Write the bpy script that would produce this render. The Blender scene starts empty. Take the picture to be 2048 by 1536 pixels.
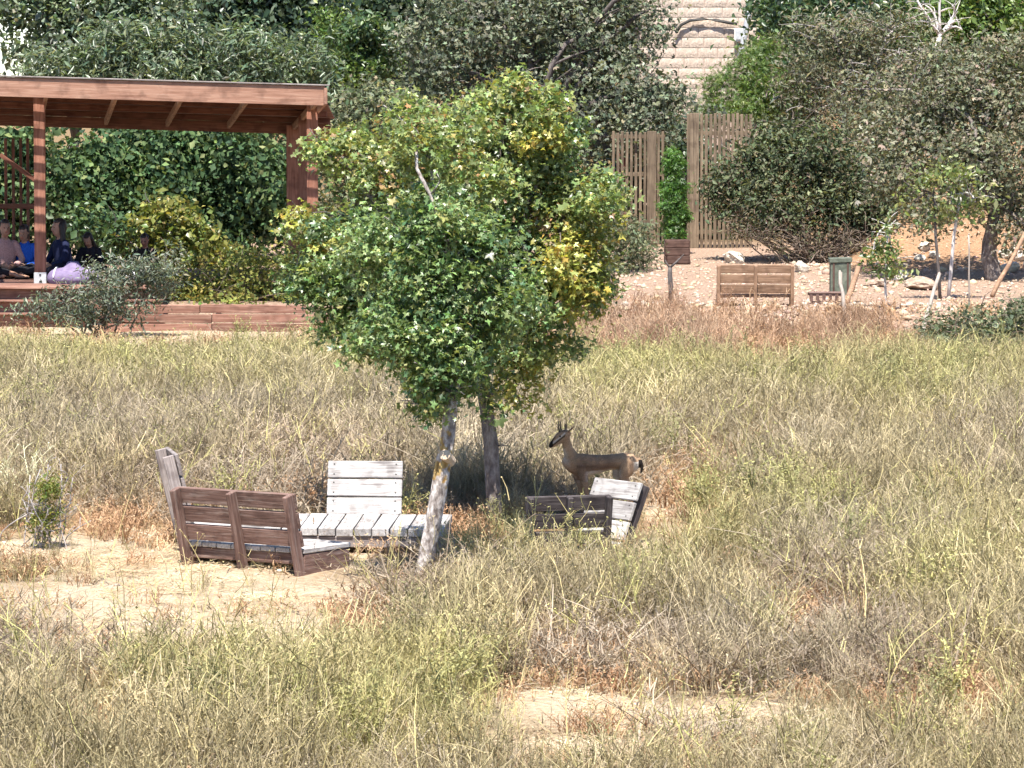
import bpy, bmesh, math, random
import numpy as np
from mathutils import Vector, Matrix

random.seed(7)
RNG = np.random.default_rng(11)
R = math.radians
SC = bpy.context.scene
COL = SC.collection

# ------------------------------------------------------------------ camera
CAM_Z, PITCH, FPX = 4.4, R(3.9), 9100.0
cam_d = bpy.data.cameras.new('camera'); cam = bpy.data.objects.new('camera', cam_d); COL.objects.link(cam)
cam.location = (0, 0, CAM_Z); cam.rotation_euler = (R(90) - PITCH, 0, 0)
cam_d.sensor_width = 36.0; cam_d.lens = 36.0 * FPX / 2048.0
cam_d.clip_start = 0.5; cam_d.clip_end = 8000.0
SC.camera = cam

# ------------------------------------------------------------------ sky, sun, exposure
SUN_EL, SUN_AZ = R(64), R(-6)               # azimuth from straight behind the camera, negative = from the left
sun_vec = Vector((math.sin(SUN_AZ) * math.cos(SUN_EL), -math.cos(SUN_AZ) * math.cos(SUN_EL), math.sin(SUN_EL)))
world = bpy.data.worlds.new('World'); SC.world = world; world.use_nodes = True
wn = world.node_tree; wn.nodes.clear()
sky = wn.nodes.new('ShaderNodeTexSky'); sky.sky_type = 'NISHITA'; sky.sun_disc = False
sky.altitude = 2500; sky.air_density = 1.0; sky.dust_density = .15; sky.ozone_density = 2.0; sky.sun_elevation = SUN_EL; sky.sun_rotation = math.atan2(sun_vec.x, sun_vec.y)
bg = wn.nodes.new('ShaderNodeBackground'); bg.inputs['Strength'].default_value = 0.095
wo = wn.nodes.new('ShaderNodeOutputWorld')
wn.links.new(sky.outputs[0], bg.inputs[0]); wn.links.new(bg.outputs[0], wo.inputs[0])
sl = bpy.data.lights.new('sun', 'SUN'); sl.energy = 5.0; sl.angle = R(0.53); sl.color = (1.0, 0.955, 0.87)
sun = bpy.data.objects.new('sun', sl); COL.objects.link(sun); sun.location = (-20, -30, 60)
sun.rotation_euler = (-sun_vec).to_track_quat('-Z', 'Y').to_euler()
vs = SC.view_settings; vs.view_transform = 'Standard'; vs.look = 'None'; vs.gamma = 1.0; vs.exposure = 1.3
vs.use_curve_mapping = False
SC.cycles.use_denoising = True
SC.cycles.use_adaptive_sampling = True; SC.cycles.adaptive_threshold = .03; SC.cycles.diffuse_bounces = 2; SC.cycles.glossy_bounces = 1; SC.cycles.transmission_bounces = 2; SC.cycles.max_bounces = 3; SC.cycles.transparent_max_bounces = 8

# ------------------------------------------------------------------ measuring helpers (photo pixel <-> place)
SP, CP = math.sin(PITCH), math.cos(PITCH)
def P(u, v, y):
    a = (u - 1024.0) / FPX; b = (768.0 - v) / FPX
    d = Vector((a, CP + b * SP, -SP + b * CP))
    t = y / d.y
    return Vector((d.x * t, y, CAM_Z + d.z * t))
def pix(x, y, z):
    dz = z - CAM_Z
    f = y * CP - dz * SP
    up = y * SP + dz * CP
    return 1024.0 + FPX * x / f, 768.0 - FPX * up / f

def sstep(a, b, t):
    t = np.clip((t - a) / (b - a), 0, 1)
    return t * t * (3 - 2 * t)
_tab = np.random.default_rng(3).random((64, 64))
def vnoise(x, y):
    x = np.asarray(x, float); y = np.asarray(y, float)
    xi = np.floor(x).astype(int); yi = np.floor(y).astype(int)
    fx = x - xi; fy = y - yi
    fx = fx * fx * (3 - 2 * fx); fy = fy * fy * (3 - 2 * fy)
    g = lambda i, j: _tab[i % 64, j % 64]
    return (g(xi, yi) * (1 - fx) + g(xi + 1, yi) * fx) * (1 - fy) + (g(xi, yi + 1) * (1 - fx) + g(xi + 1, yi + 1) * fx) * fy
def fbm(x, y, o=3):
    s = 0; a = 1; t = 0
    for k in range(o):
        s = s + a * vnoise(np.asarray(x) * 2 ** k + 13.7 * k, np.asarray(y) * 2 ** k + 5.1 * k); t += a; a *= .5
    return s / t

def GZ(x, y):
    """height of the ground"""
    x = np.asarray(x, float); y = np.asarray(y, float)
    field = 0.03 * (np.minimum(y, 63.6) - 40.5)
    left = sstep(-2.2, -3.0, x)
    bs = 63.7 + 2.3 * left
    bank = sstep(bs, bs + 1.7 - left, y) * (1.01 - 0.693)
    ter = 0.02 * np.clip(y - 66, 0, 16)
    hill = sstep(106, 140, y) * 7.5 * sstep(-11.5, -8.5, x - (y - 84) * 0.0 ) 
    right = (1.5 * sstep(74.5, 79.5, y) + .05 * np.clip(y - 79, 0, 20)) * sstep(5.2, 6.6, x)
    lump = (fbm(x * .55, y * .4) - .5) * .10 + (fbm(x * 2.3 + 9, y * 2.3) - .5) * .05 + (fbm(x * 7 + 2, y * 5) - .5) * .03
    lump = lump * np.where(y > 66, .6, 1)
    low = -sstep(95, 200, y) * 3 * (1 - sstep(-11.5, -8.5, x))
    return field + bank + ter + hill + right + lump + low
def gz(x, y): return float(GZ(x, y))
def on(u, v):
    """ground point seen at a photo pixel"""
    lo, hi = 26.0, 90.0
    for _ in range(40):
        m = .5 * (lo + hi); p = P(u, v, m)
        if p.z > gz(p.x, p.y): lo = m
        else: hi = m
    p = P(u, v, hi); return Vector((p.x, p.y, gz(p.x, p.y)))

# ------------------------------------------------------------------ object helpers
def tag(o, label=None, cat=None, group=None, kind=None):
    if label: o['label'] = label
    if cat: o['category'] = cat
    if group: o['group'] = group
    if kind: o['kind'] = kind
    return o
def empty(name, loc=(0, 0, 0), rz=0, rx=0):
    o = bpy.data.objects.new(name, None); COL.objects.link(o)
    o.location = loc; o.rotation_euler = (rx, 0, rz); o.empty_display_size = .1
    return o
def obj(name, mesh, mat=None, parent=None, M=None):
    o = bpy.data.objects.new(name, mesh); COL.objects.link(o)
    if mat is not None and len(mesh.materials) == 0: mesh.materials.append(mat)
    if parent: o.parent = parent
    if M is not None: o.matrix_basis = M
    return o
def mesh_np(name, V, F, smooth=False, col=None, mat=None):
    """V (n,3), F (m,k) array with k corners per face, col (n,3) colour per vertex"""
    V = np.ascontiguousarray(V, np.float32); F = np.ascontiguousarray(F, np.int32)
    me = bpy.data.meshes.new(name)
    m, k = F.shape
    me.vertices.add(len(V)); me.vertices.foreach_set('co', V.ravel())
    me.loops.add(m * k); me.loops.foreach_set('vertex_index', F.ravel())
    me.polygons.add(m); me.polygons.foreach_set('loop_start', np.arange(0, m * k, k, dtype=np.int32))
    if smooth: me.polygons.foreach_set('use_smooth', np.ones(m, bool))
    if col is not None:
        a = me.attributes.new('tint', 'FLOAT_COLOR', 'POINT')
        c = np.ones((len(V), 4), np.float32); c[:, :3] = col; a.data.foreach_set('color', c.ravel())
    me.update(calc_edges=True)
    if mat: me.materials.append(mat)
    return me
class MB:
    """collects quads/tris of several pieces that make ONE part"""
    def __init__(s): s.V = []; s.F = []; s.n = 0
    def add(s, V, F):
        V = np.asarray(V, float); s.V.append(V); s.F.append(np.asarray(F, int) + s.n); s.n += len(V)
    def tube(s, pts, rad, sides=6, jitter=0, squash=1.0, up=None):
        pts = np.asarray(pts, float); n = len(pts)
        rad = np.broadcast_to(np.asarray(rad, float), (n,))
        d = np.gradient(pts, axis=0); d /= np.linalg.norm(d, axis=1)[:, None] + 1e-9
        ref = np.array(up if up is not None else (0.31, 0.2, 0.93))
        if up is None and abs(d[0] @ ref) > .93: ref = np.array((1.0, 0, 0))
        a = np.cross(d, ref); a /= np.linalg.norm(a, axis=1)[:, None] + 1e-9
        b = np.cross(d, a)
        t = np.arange(sides) * 2 * math.pi / sides
        V = pts[:, None] + rad[:, None, None] * (np.cos(t)[None, :, None] * a[:, None] * squash + np.sin(t)[None, :, None] * b[:, None])
        if jitter: V = V + RNG.normal(0, 1, V.shape) * jitter * rad[:, None, None]
        V = V.reshape(-1, 3)
        i = np.arange(n - 1)[:, None] * sides; j = np.arange(sides)[None]
        F = np.stack([i + j, i + (j + 1) % sides, i + sides + (j + 1) % sides, i + sides + j], -1).reshape(-1, 4)
        k = len(V); V = np.vstack([V, pts[0] - d[0] * rad[0] * .2, pts[-1] + d[-1] * rad[-1] * .2])
        c0 = np.stack([np.full(sides, k), (np.arange(sides) + 1) % sides, np.arange(sides), np.full(sides, k)], -1)
        e = (n - 1) * sides
        c1 = np.stack([np.full(sides, k + 1), e + np.arange(sides), e + (np.arange(sides) + 1) % sides, np.full(sides, k + 1)], -1)
        s.add(V, F); s.capt = getattr(s, 'capt', []); off = s.n - len(V)
        s.capt += [c0[:, :3] + off, c1[:, :3] + off]
    def mesh(s, name, mat=None, smooth=True):
        me = bpy.data.meshes.new(name)
        V = np.vstack(s.V); faces = [tuple(f) for q in s.F for f in q.tolist()]
        for q in getattr(s, 'capt', []): faces += [tuple(f) for f in q.tolist()]
        me.from_pydata(V.tolist(), [], faces)
        if smooth: me.polygons.foreach_set('use_smooth', np.ones(len(me.polygons), bool))
        me.update()
        if mat: me.materials.append(mat)
        return me

_bcache = {}
def board_mesh(L, w, t, mat, bev=.006):
    key = (round(L, 3), round(w, 3), round(t, 3), mat.name)
    if key in _bcache: return _bcache[key]
    bm = bmesh.new(); bmesh.ops.create_cube(bm, size=1)
    for v in bm.verts: v.co = Vector((v.co.x * L, v.co.y * w, v.co.z * t))
    bmesh.ops.bevel(bm, geom=bm.edges[:], offset=min(bev, t * .3), segments=1, affect='EDGES')
    me = bpy.data.meshes.new('board'); bm.to_mesh(me); bm.free(); me.materials.append(mat)
    _bcache[key] = me; return me
def frame(o, x, y):
    """matrix with local X along x, local Y near y, placed at o"""
    x = Vector(x).normalized(); z = x.cross(Vector(y)).normalized(); y = z.cross(x)
    return Matrix(((x.x, y.x, z.x, o[0]), (x.y, y.y, z.y, o[1]), (x.z, y.z, z.z, o[2]), (0, 0, 0, 1)))
def board(name, L, w, t, mat, parent, o, x=(1, 0, 0), y=(0, 1, 0), rnd=0):
    M = frame(o, x, y)
    if rnd: M = M @ Matrix.Rotation(random.gauss(0, rnd), 4, 'Z') @ Matrix.Rotation(random.gauss(0, rnd), 4, 'Y')
    return obj(name, board_mesh(L, w, t, mat), None, parent, M)

# ------------------------------------------------------------------ materials
def new_mat(name):
    m = bpy.data.materials.new(name); m.use_nodes = True
    nt = m.node_tree; nt.nodes.clear()
    return m, nt, nt.nodes.new, nt.links.new
def ramp(N, stops):
    r = N('ShaderNodeValToRGB'); e = r.color_ramp.elements
    while len(e) < len(stops): e.new(.5)
    for k, (p, c) in enumerate(stops): e[k].position = p; e[k].color = (*c, 1)
    return r
def principled(N, L, nt, rough=.7, spec=.3):
    b = N('ShaderNodeBsdfPrincipled'); b.inputs['Roughness'].default_value = rough
    b.inputs['Specular IOR Level'].default_value = spec
    o = N('ShaderNodeOutputMaterial'); L(b.outputs[0], o.inputs[0]); return b
def wood(name, c0, c1, c2, rough=.75, wear=None, wear_amt=.5, scale=1.0):
    m, nt, N, L = new_mat(name); b = principled(N, L, nt, rough, .25)
    tc = N('ShaderNodeTexCoord'); oi = N('ShaderNodeObjectInfo')
    ad = N('ShaderNodeVectorMath'); ad.operation = 'MULTIPLY_ADD'
    cx = N('ShaderNodeCombineXYZ')
    for k in range(3): L(oi.outputs['Random'], cx.inputs[k])
    L(cx.outputs[0], ad.inputs[0]); ad.inputs[1].default_value = (37, 53, 71); L(tc.outputs['Object'], ad.inputs[2])
    mp = N('ShaderNodeMapping'); mp.inputs['Scale'].default_value = (2.2 * scale, 34 * scale, 34 * scale); L(ad.outputs[0], mp.inputs[0])
    n1 = N('ShaderNodeTexNoise'); n1.inputs['Scale'].default_value = 1.6; n1.inputs['Detail'].default_value = 6; n1.inputs['Distortion'].default_value = .6; L(mp.outputs[0], n1.inputs[0])
    r1 = ramp(N, [(.28, c0), (.5, c1), (.75, c2)]); L(n1.outputs[0], r1.inputs[0])
    # knots and stains
    n2 = N('ShaderNodeTexNoise'); n2.inputs['Scale'].default_value = 7 * scale; n2.inputs['Detail'].default_value = 3; L(ad.outputs[0], n2.inputs[0])
    r2 = ramp(N, [(.36, (.45, .42, .42)), (.5, (1, 1, 1)), (.8, (1, 1, 1))]); L(n2.outputs[0], r2.inputs[0])
    mx = N('ShaderNodeMixRGB'); mx.blend_type = 'MULTIPLY'; mx.inputs[0].default_value = .55; L(r1.outputs[0], mx.inputs[1]); L(r2.outputs[0], mx.inputs[2])
    hv = N('ShaderNodeHueSaturation'); mr = N('ShaderNodeMapRange'); mr.inputs[3].default_value = .82; mr.inputs[4].default_value = 1.15
    L(oi.outputs['Random'], mr.inputs[0]); L(mr.outputs[0], hv.inputs['Value']); L(mx.outputs[0], hv.inputs['Color'])
    out = hv.outputs[0]
    if wear:
        n3 = N('ShaderNodeTexNoise'); n3.inputs['Scale'].default_value = 1.2; n3.inputs['Detail'].default_value = 8; n3.inputs['Roughness'].default_value = .7; L(mp.outputs[0], n3.inputs[0])
        r3 = ramp(N, [(.52, (0, 0, 0)), (.68, (wear_amt,) * 3)]); L(n3.outputs[0], r3.inputs[0])
        w = N('ShaderNodeMixRGB'); L(r3.outputs[0], w.inputs[0]); L(out, w.inputs[1]); w.inputs[2].default_value = (*wear, 1); out = w.outputs[0]
    L(out, b.inputs['Base Color'])
    bp = N('ShaderNodeBump'); bp.inputs['Strength'].default_value = .5; bp.inputs['Distance'].default_value = .006; L(n1.outputs[0], bp.inputs['Height']); L(bp.outputs[0], b.inputs['Normal'])
    return m
def leaf_mat(name, trans=.35, rough=.5, spec=.4, src='GEOMETRY', tt=(1.25, 1.2, .6, 1)):
    m, nt, N, L = new_mat(name)
    at = N('ShaderNodeAttribute'); at.attribute_name = 'tint'; at.attribute_type = src
    b = N('ShaderNodeBsdfPrincipled'); b.inputs['Roughness'].default_value = rough; b.inputs['Specular IOR Level'].default_value = spec
    t = N('ShaderNodeBsdfTranslucent'); mx = N('ShaderNodeMixShader'); mx.inputs[0].default_value = trans
    tw = N('ShaderNodeMixRGB'); tw.blend_type = 'MULTIPLY'; tw.inputs[0].default_value = 1; tw.inputs[2].default_value = tt
    L(at.outputs['Color'], b.inputs['Base Color']); L(at.outputs['Color'], tw.inputs[1]); L(tw.outputs[0], t.inputs[0])
    o = N('ShaderNodeOutputMaterial'); L(b.outputs[0], mx.inputs[1]); L(t.outputs[0], mx.inputs[2]); L(mx.outputs[0], o.inputs[0])
    return m
def vcol_mat(name, rough=.8, spec=.2, bump=0, bscale=200):
    m, nt, N, L = new_mat(name); b = principled(N, L, nt, rough, spec)
    at = N('ShaderNodeAttribute'); at.attribute_name = 'tint'
    tc = N('ShaderNodeTexCoord'); n = N('ShaderNodeTexNoise'); n.inputs['Scale'].default_value = bscale * .3; n.inputs['Detail'].default_value = 4; L(tc.outputs['Object'], n.inputs[0])
    r = ramp(N, [(.3, (.72, .72, .72)), (.7, (1.18, 1.18, 1.18))]); L(n.outputs[0], r.inputs[0])
    mx = N('ShaderNodeMixRGB'); mx.blend_type = 'MULTIPLY'; mx.inputs[0].default_value = 1; L(at.outputs['Color'], mx.inputs[1]); L(r.outputs[0], mx.inputs[2])
    L(mx.outputs[0], b.inputs['Base Color'])
    if bump:
        bp = N('ShaderNodeBump'); bp.inputs['Strength'].default_value = bump; bp.inputs['Distance'].default_value = .004; L(n.outputs[0], bp.inputs['Height']); L(bp.outputs[0], b.inputs['Normal'])
    return m
def noisy(name, stops, scale=8, rough=.85, bump=.4, bdist=.01, coord='Object', stretch=(1, 1, 1), spec=.2, metal=0, detail=6):
    m, nt, N, L = new_mat(name); b = principled(N, L, nt, rough, spec); b.inputs['Metallic'].default_value = metal
    tc = N('ShaderNodeTexCoord'); mp = N('ShaderNodeMapping'); mp.inputs['Scale'].default_value = stretch; L(tc.outputs[coord], mp.inputs[0])
    n = N('ShaderNodeTexNoise'); n.inputs['Scale'].default_value = scale; n.inputs['Detail'].default_value = detail; n.inputs['Roughness'].default_value = .65; L(mp.outputs[0], n.inputs[0])
    r = ramp(N, stops); L(n.outputs[0], r.inputs[0]); L(r.outputs[0], b.inputs['Base Color'])
    bp = N('ShaderNodeBump'); bp.inputs['Strength'].default_value = bump; bp.inputs['Distance'].default_value = bdist; L(n.outputs[0], bp.inputs['Height']); L(bp.outputs[0], b.inputs['Normal'])
    return m

M = {}
M['grey_wood'] = wood('weathered_pale_wood', (.23, .205, .20), (.41, .385, .375), (.54, .52, .515))
M['brown_wood'] = wood('faded_red_brown_wood', (.092, .052, .043), (.158, .094, .078), (.24, .158, .135), wear=(.42, .35, .31), wear_amt=.45)
M['shaded_wood'] = wood('shade_darkened_wood', (.03, .024, .026), (.055, .044, .046), (.10, .085, .085), wear=(.30, .27, .25), wear_amt=.35)  # shade on bench backs and posts is put into this dark tone; wear is pale
M['edge_wood'] = wood('grey_brown_wood', (.16, .13, .125), (.26, .22, .21), (.38, .34, .33))
M['tan_wood'] = wood('tan_brown_wood', (.17, .10, .065), (.27, .165, .105), (.38, .25, .17))
M['pergola_wood'] = wood('red_brown_timber', (.105, .042, .028), (.17, .07, .045), (.25, .115, .075), scale=.7)
M['fascia_wood'] = wood('orange_brown_timber', (.22, .11, .075), (.31, .17, .12), (.40, .245, .18), scale=.6)
M['post_wood'] = wood('post_timber', (.17, .07, .045), (.27, .12, .08), (.36, .18, .125), scale=.7)
M['deck_wood'] = wood('deck_timber', (.13, .06, .042), (.22, .11, .08), (.33, .19, .145), wear=(.42, .30, .23), wear_amt=.5, scale=.6)
M['screen_wood'] = wood('screen_slat_wood', (.092, .066, .045), (.16, .118, .08), (.245, .185, .125), scale=.7)
M['screen_red'] = wood('red_screen_post_wood', (.09, .035, .028), (.13, .05, .04), (.19, .08, .06), scale=.7)
M['stone'] = noisy('pale_rock', [(.3, (.34, .29, .24)), (.5, (.55, .49, .41)), (.75, (.74, .68, .59))], 7, .9, .7, .03)
M['red_stone'] = noisy('brown_rock', [(.3, (.20, .13, .10)), (.5, (.34, .25, .19)), (.75, (.52, .44, .37))], 6, .9, .7, .03)
M['block'] = noisy('pinkish_limestone', [(.25, (.40, .31, .25)), (.5, (.52, .42, .345)), (.8, (.61, .51, .43))], 9, .9, .9, .04)
M['mortar'] = noisy('pink_mortar', [(.3, (.34, .25, .21)), (.7, (.44, .335, .28))], 20, .95, .3, .01)
M['bark_grey'] = noisy('grey_lichen_bark', [(.3, (.10, .085, .075)), (.48, (.27, .24, .215)), (.6, (.46, .43, .40)), (.8, (.62, .60, .57))], 26, .9, .9, .02, stretch=(1, 1, .5))
M['bark_dark'] = noisy('dark_bark', [(.3, (.045, .036, .034)), (.5, (.10, .085, .08)), (.8, (.20, .175, .165))], 22, .9, .9, .02, stretch=(1, 1, .4))
M['bark_pale'] = noisy('pale_bark', [(.3, (.34, .30, .28)), (.5, (.52, .48, .46)), (.8, (.70, .67, .65))], 20, .9, .6, .01, stretch=(1, 1, .4))
M['stake_wood'] = noisy('pale_stake_wood', [(.3, (.22, .18, .15)), (.7, (.40, .35, .31))], 18, .85, .4, .004, stretch=(1, 1, .2))
M['twig'] = noisy('brown_twigs', [(.3, (.10, .075, .06)), (.7, (.24, .19, .155))], 12, .9, .2, .004)
M['twig_grey'] = noisy('grey_twigs', [(.3, (.24, .21, .205)), (.7, (.48, .44, .43))], 12, .9, .2, .004)
M['leaf'] = leaf_mat('leaf', .40, .36, .6)
M['leaf_dull'] = leaf_mat('leaf_dull', .28, .7, .15)
M['grass'] = leaf_mat('grass', .18, .75, .12, 'INSTANCER', (1.1, 1.04, .8, 1))
M['metal'] = noisy('galvanised_metal', [(.3, (.42, .43, .44)), (.7, (.60, .61, .62))], 14, .5, .1, .002, metal=.3, spec=.5)
M['cable'] = noisy('black_cable', [(.3, (.03, .03, .03)), (.7, (.06, .055, .05))], 30, .6, .1, .002)
M['plastic_white'] = noisy('white_plastic', [(.3, (.62, .62, .60)), (.7, (.74, .74, .73))], 10, .5, .1, .002, spec=.4)
M['bin_green'] = noisy('grey_green_cloth', [(.3, (.065, .075, .06)), (.5, (.11, .125, .098)), (.75, (.19, .20, .16))], 9, .85, .6, .02)
M['bin_brown'] = noisy('dark_brown_box', [(.3, (.055, .03, .024)), (.7, (.10, .06, .05))], 9, .7, .3, .005)
M['purple'] = noisy('lilac_cloth', [(.3, (.14, .105, .19)), (.5, (.19, .15, .25)), (.75, (.26, .21, .32))], 12, .85, .4, .01)
M['white_cloth'] = noisy('white_cloth', [(.3, (.62, .60, .66)), (.7, (.80, .78, .82))], 14, .85, .5, .01)
M['skin'] = vcol_mat('skin', .55, .35, 0, 60)
M['fur'] = vcol_mat('fur', .8, .15, .5, 420)
M['cloth'] = vcol_mat('cloth', .85, .15, .4, 200)
M['hair'] = noisy('dark_hair', [(.3, (.010, .007, .006)), (.7, (.035, .024, .019))], 60, .5, .4, .004, stretch=(1, 1, .15), spec=.4)
M['eye'] = noisy('dark_eye', [(.3, (.006, .005, .005)), (.7, (.012, .01, .009))], 30, .15, 0, .001, spec=.6)
M['horn'] = noisy('dark_horn', [(.3, (.02, .017, .015)), (.7, (.06, .05, .045))], 40, .5, .6, .003, stretch=(1, 1, 4))

# ------------------------------------------------------------------ ground zones (pale trodden earth, reddish earth), as a map of the place
def ell(u, v, cu, cv, ru, rv): return np.clip(1.35 - np.hypot((u - cu) / ru, (v - cv) / rv), 0, 1)
def zones(x, y):
    u, v = pix(x, y, GZ(x, y))
    n = fbm(x * 1.7, y * 1.1) - .5; n2 = fbm(x * 5 + 3, y * 3.1 + 8) - .5
    uu = u + n * 160 + n2 * 70; vv = v + n * 26 + n2 * 16
    pale = np.zeros_like(u)
    for e in [(120, 1100, 320, 44), (330, 1150, 380, 46), (560, 1185, 300, 42), (300, 1225, 380, 44), (520, 1245, 300, 34), (200, 1190, 300, 46),
              (1230, 1418, 380, 42), (1460, 1436, 240, 40), (1120, 1400, 160, 28), (1160, 1500, 240, 50), (400, 1280, 400, 40), (150, 1270, 200, 26), (1330, 1445, 420, 44), (690, 1118, 150, 30), (880, 1085, 90, 20), (760, 1190, 130, 22),
              (1345, 1020, 70, 78), (1330, 1090, 60, 30), (300, 672, 620, 24), (690, 668, 120, 34), (1520, 905, 46, 20), (210, 1480, 46, 30), (1640, 1270, 60, 40), (40, 1010, 120, 20)]:
        pale = np.maximum(pale, ell(uu, vv, *e))
    red = np.zeros_like(u)
    for e in [(1330, 705, 220, 50), (620, 985, 150, 60), (1170, 1330, 150, 60), (1650, 1260, 140, 70), (1900, 1440, 190, 80), (1480, 1180, 60, 26), (1560, 760, 120, 26), (380, 1010, 150, 30), (1360, 1000, 90, 90), (250, 1050, 220, 36), (1500, 690, 260, 30),
              (1250, 1470, 200, 40), (220, 1470, 90, 60), (900, 1060, 120, 30), (470, 1140, 200, 24)]:
        red = np.maximum(red, ell(uu, vv, *e))
    bank = sstep(63.2, 64.2, y) * (1 - sstep(66.3, 67, y)) * sstep(-2.6, -2.0, x)
    return pale, red, bank, u, v

xs = np.unique(np.concatenate([np.linspace(-9.5, 9.5, 150), np.linspace(-40, -9.5, 30), np.linspace(9.5, 40, 30), np.array([-3000, -1500, -700, -300, -120, -70, 70, 120, 300, 700, 1500, 3000])]))
ys = np.unique(np.concatenate([np.linspace(27, 82, 400), np.linspace(82, 130, 60), np.array([-200, -50, 0, 15, 22, 140, 160, 190, 230, 300, 450, 700, 1200, 2200, 4000])]))
gx, gy = np.meshgrid(xs, ys)
gzv = GZ(gx, gy)
pal, red, bnk, _, _ = zones(np.clip(gx, -12, 12), np.maximum(gy, 24))
V = np.stack([gx, gy, gzv], -1).reshape(-1, 3)
nx, ny = len(xs), len(ys)
i = np.arange(ny - 1)[:, None] * nx + np.arange(nx - 1)[None]
F = np.stack([i, i + 1, i + nx + 1, i + nx], -1).reshape(-1, 4)
eb = sstep(73.5, 75, gy) * sstep(5.0, 5.8, gx) * (1 - sstep(88, 95, gy))
red = np.maximum(red, eb)
zc = np.stack([pal, red, (1 - .85 * eb) * np.maximum(bnk, sstep(65.3, 66, gy) * (1 - sstep(80, 86, gy)))], -1).reshape(-1, 3)
gm, nt, N, L = new_mat('dry_earth'); b = principled(N, L, nt, .95, .1)
at = N('ShaderNodeAttribute'); at.attribute_name = 'tint'; sp = N('ShaderNodeSeparateColor'); L(at.outputs['Color'], sp.inputs[0])
tc = N('ShaderNodeTexCoord')
n1 = N('ShaderNodeTexNoise'); n1.inputs['Scale'].default_value = 3.5; n1.inputs['Detail'].default_value = 8; n1.inputs['Roughness'].default_value = .7; L(tc.outputs['Object'], n1.inputs[0])
n2 = N('ShaderNodeTexNoise'); n2.inputs['Scale'].default_value = 22; n2.inputs['Detail'].default_value = 5; n2.inputs['Roughness'].default_value = .7; L(tc.outputs['Object'], n2.inputs[0])
c_base = ramp(N, [(.3, (.13, .085, .045)), (.5, (.21, .145, .078)), (.7, (.30, .215, .12))]); L(n1.outputs[0], c_base.inputs[0])
c_pale = ramp(N, [(.3, (.37, .26, .165)), (.5, (.54, .425, .30)), (.7, (.68, .575, .45))]); L(n2.outputs[0], c_pale.inputs[0])
c_red = ramp(N, [(.3, (.24, .13, .07)), (.5, (.37, .215, .12)), (.7, (.48, .31, .19))]); L(n2.outputs[0], c_red.inputs[0])
c_bank = ramp(N, [(.3, (.22, .14, .10)), (.5, (.385, .265, .195)), (.7, (.53, .41, .32))]); L(n2.outputs[0], c_bank.inputs[0])
prev = c_base.outputs[0]
for ch, cr in (('Green', c_red), ('Blue', c_bank), ('Red', c_pale)):
    mx = N('ShaderNodeMixRGB'); L(sp.outputs[ch], mx.inputs[0]); L(prev, mx.inputs[1]); L(cr.outputs[0], mx.inputs[2]); prev = mx.outputs[0]
L(prev, b.inputs['Base Color'])
bp = N('ShaderNodeBump'); bp.inputs['Strength'].default_value = 1.0; bp.inputs['Distance'].default_value = .06; L(n2.outputs[0], bp.inputs['Height']); L(bp.outputs[0], b.inputs['Normal'])
tag(obj('ground', mesh_np('ground', V, F, True, zc, gm)), kind='structure')

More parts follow.
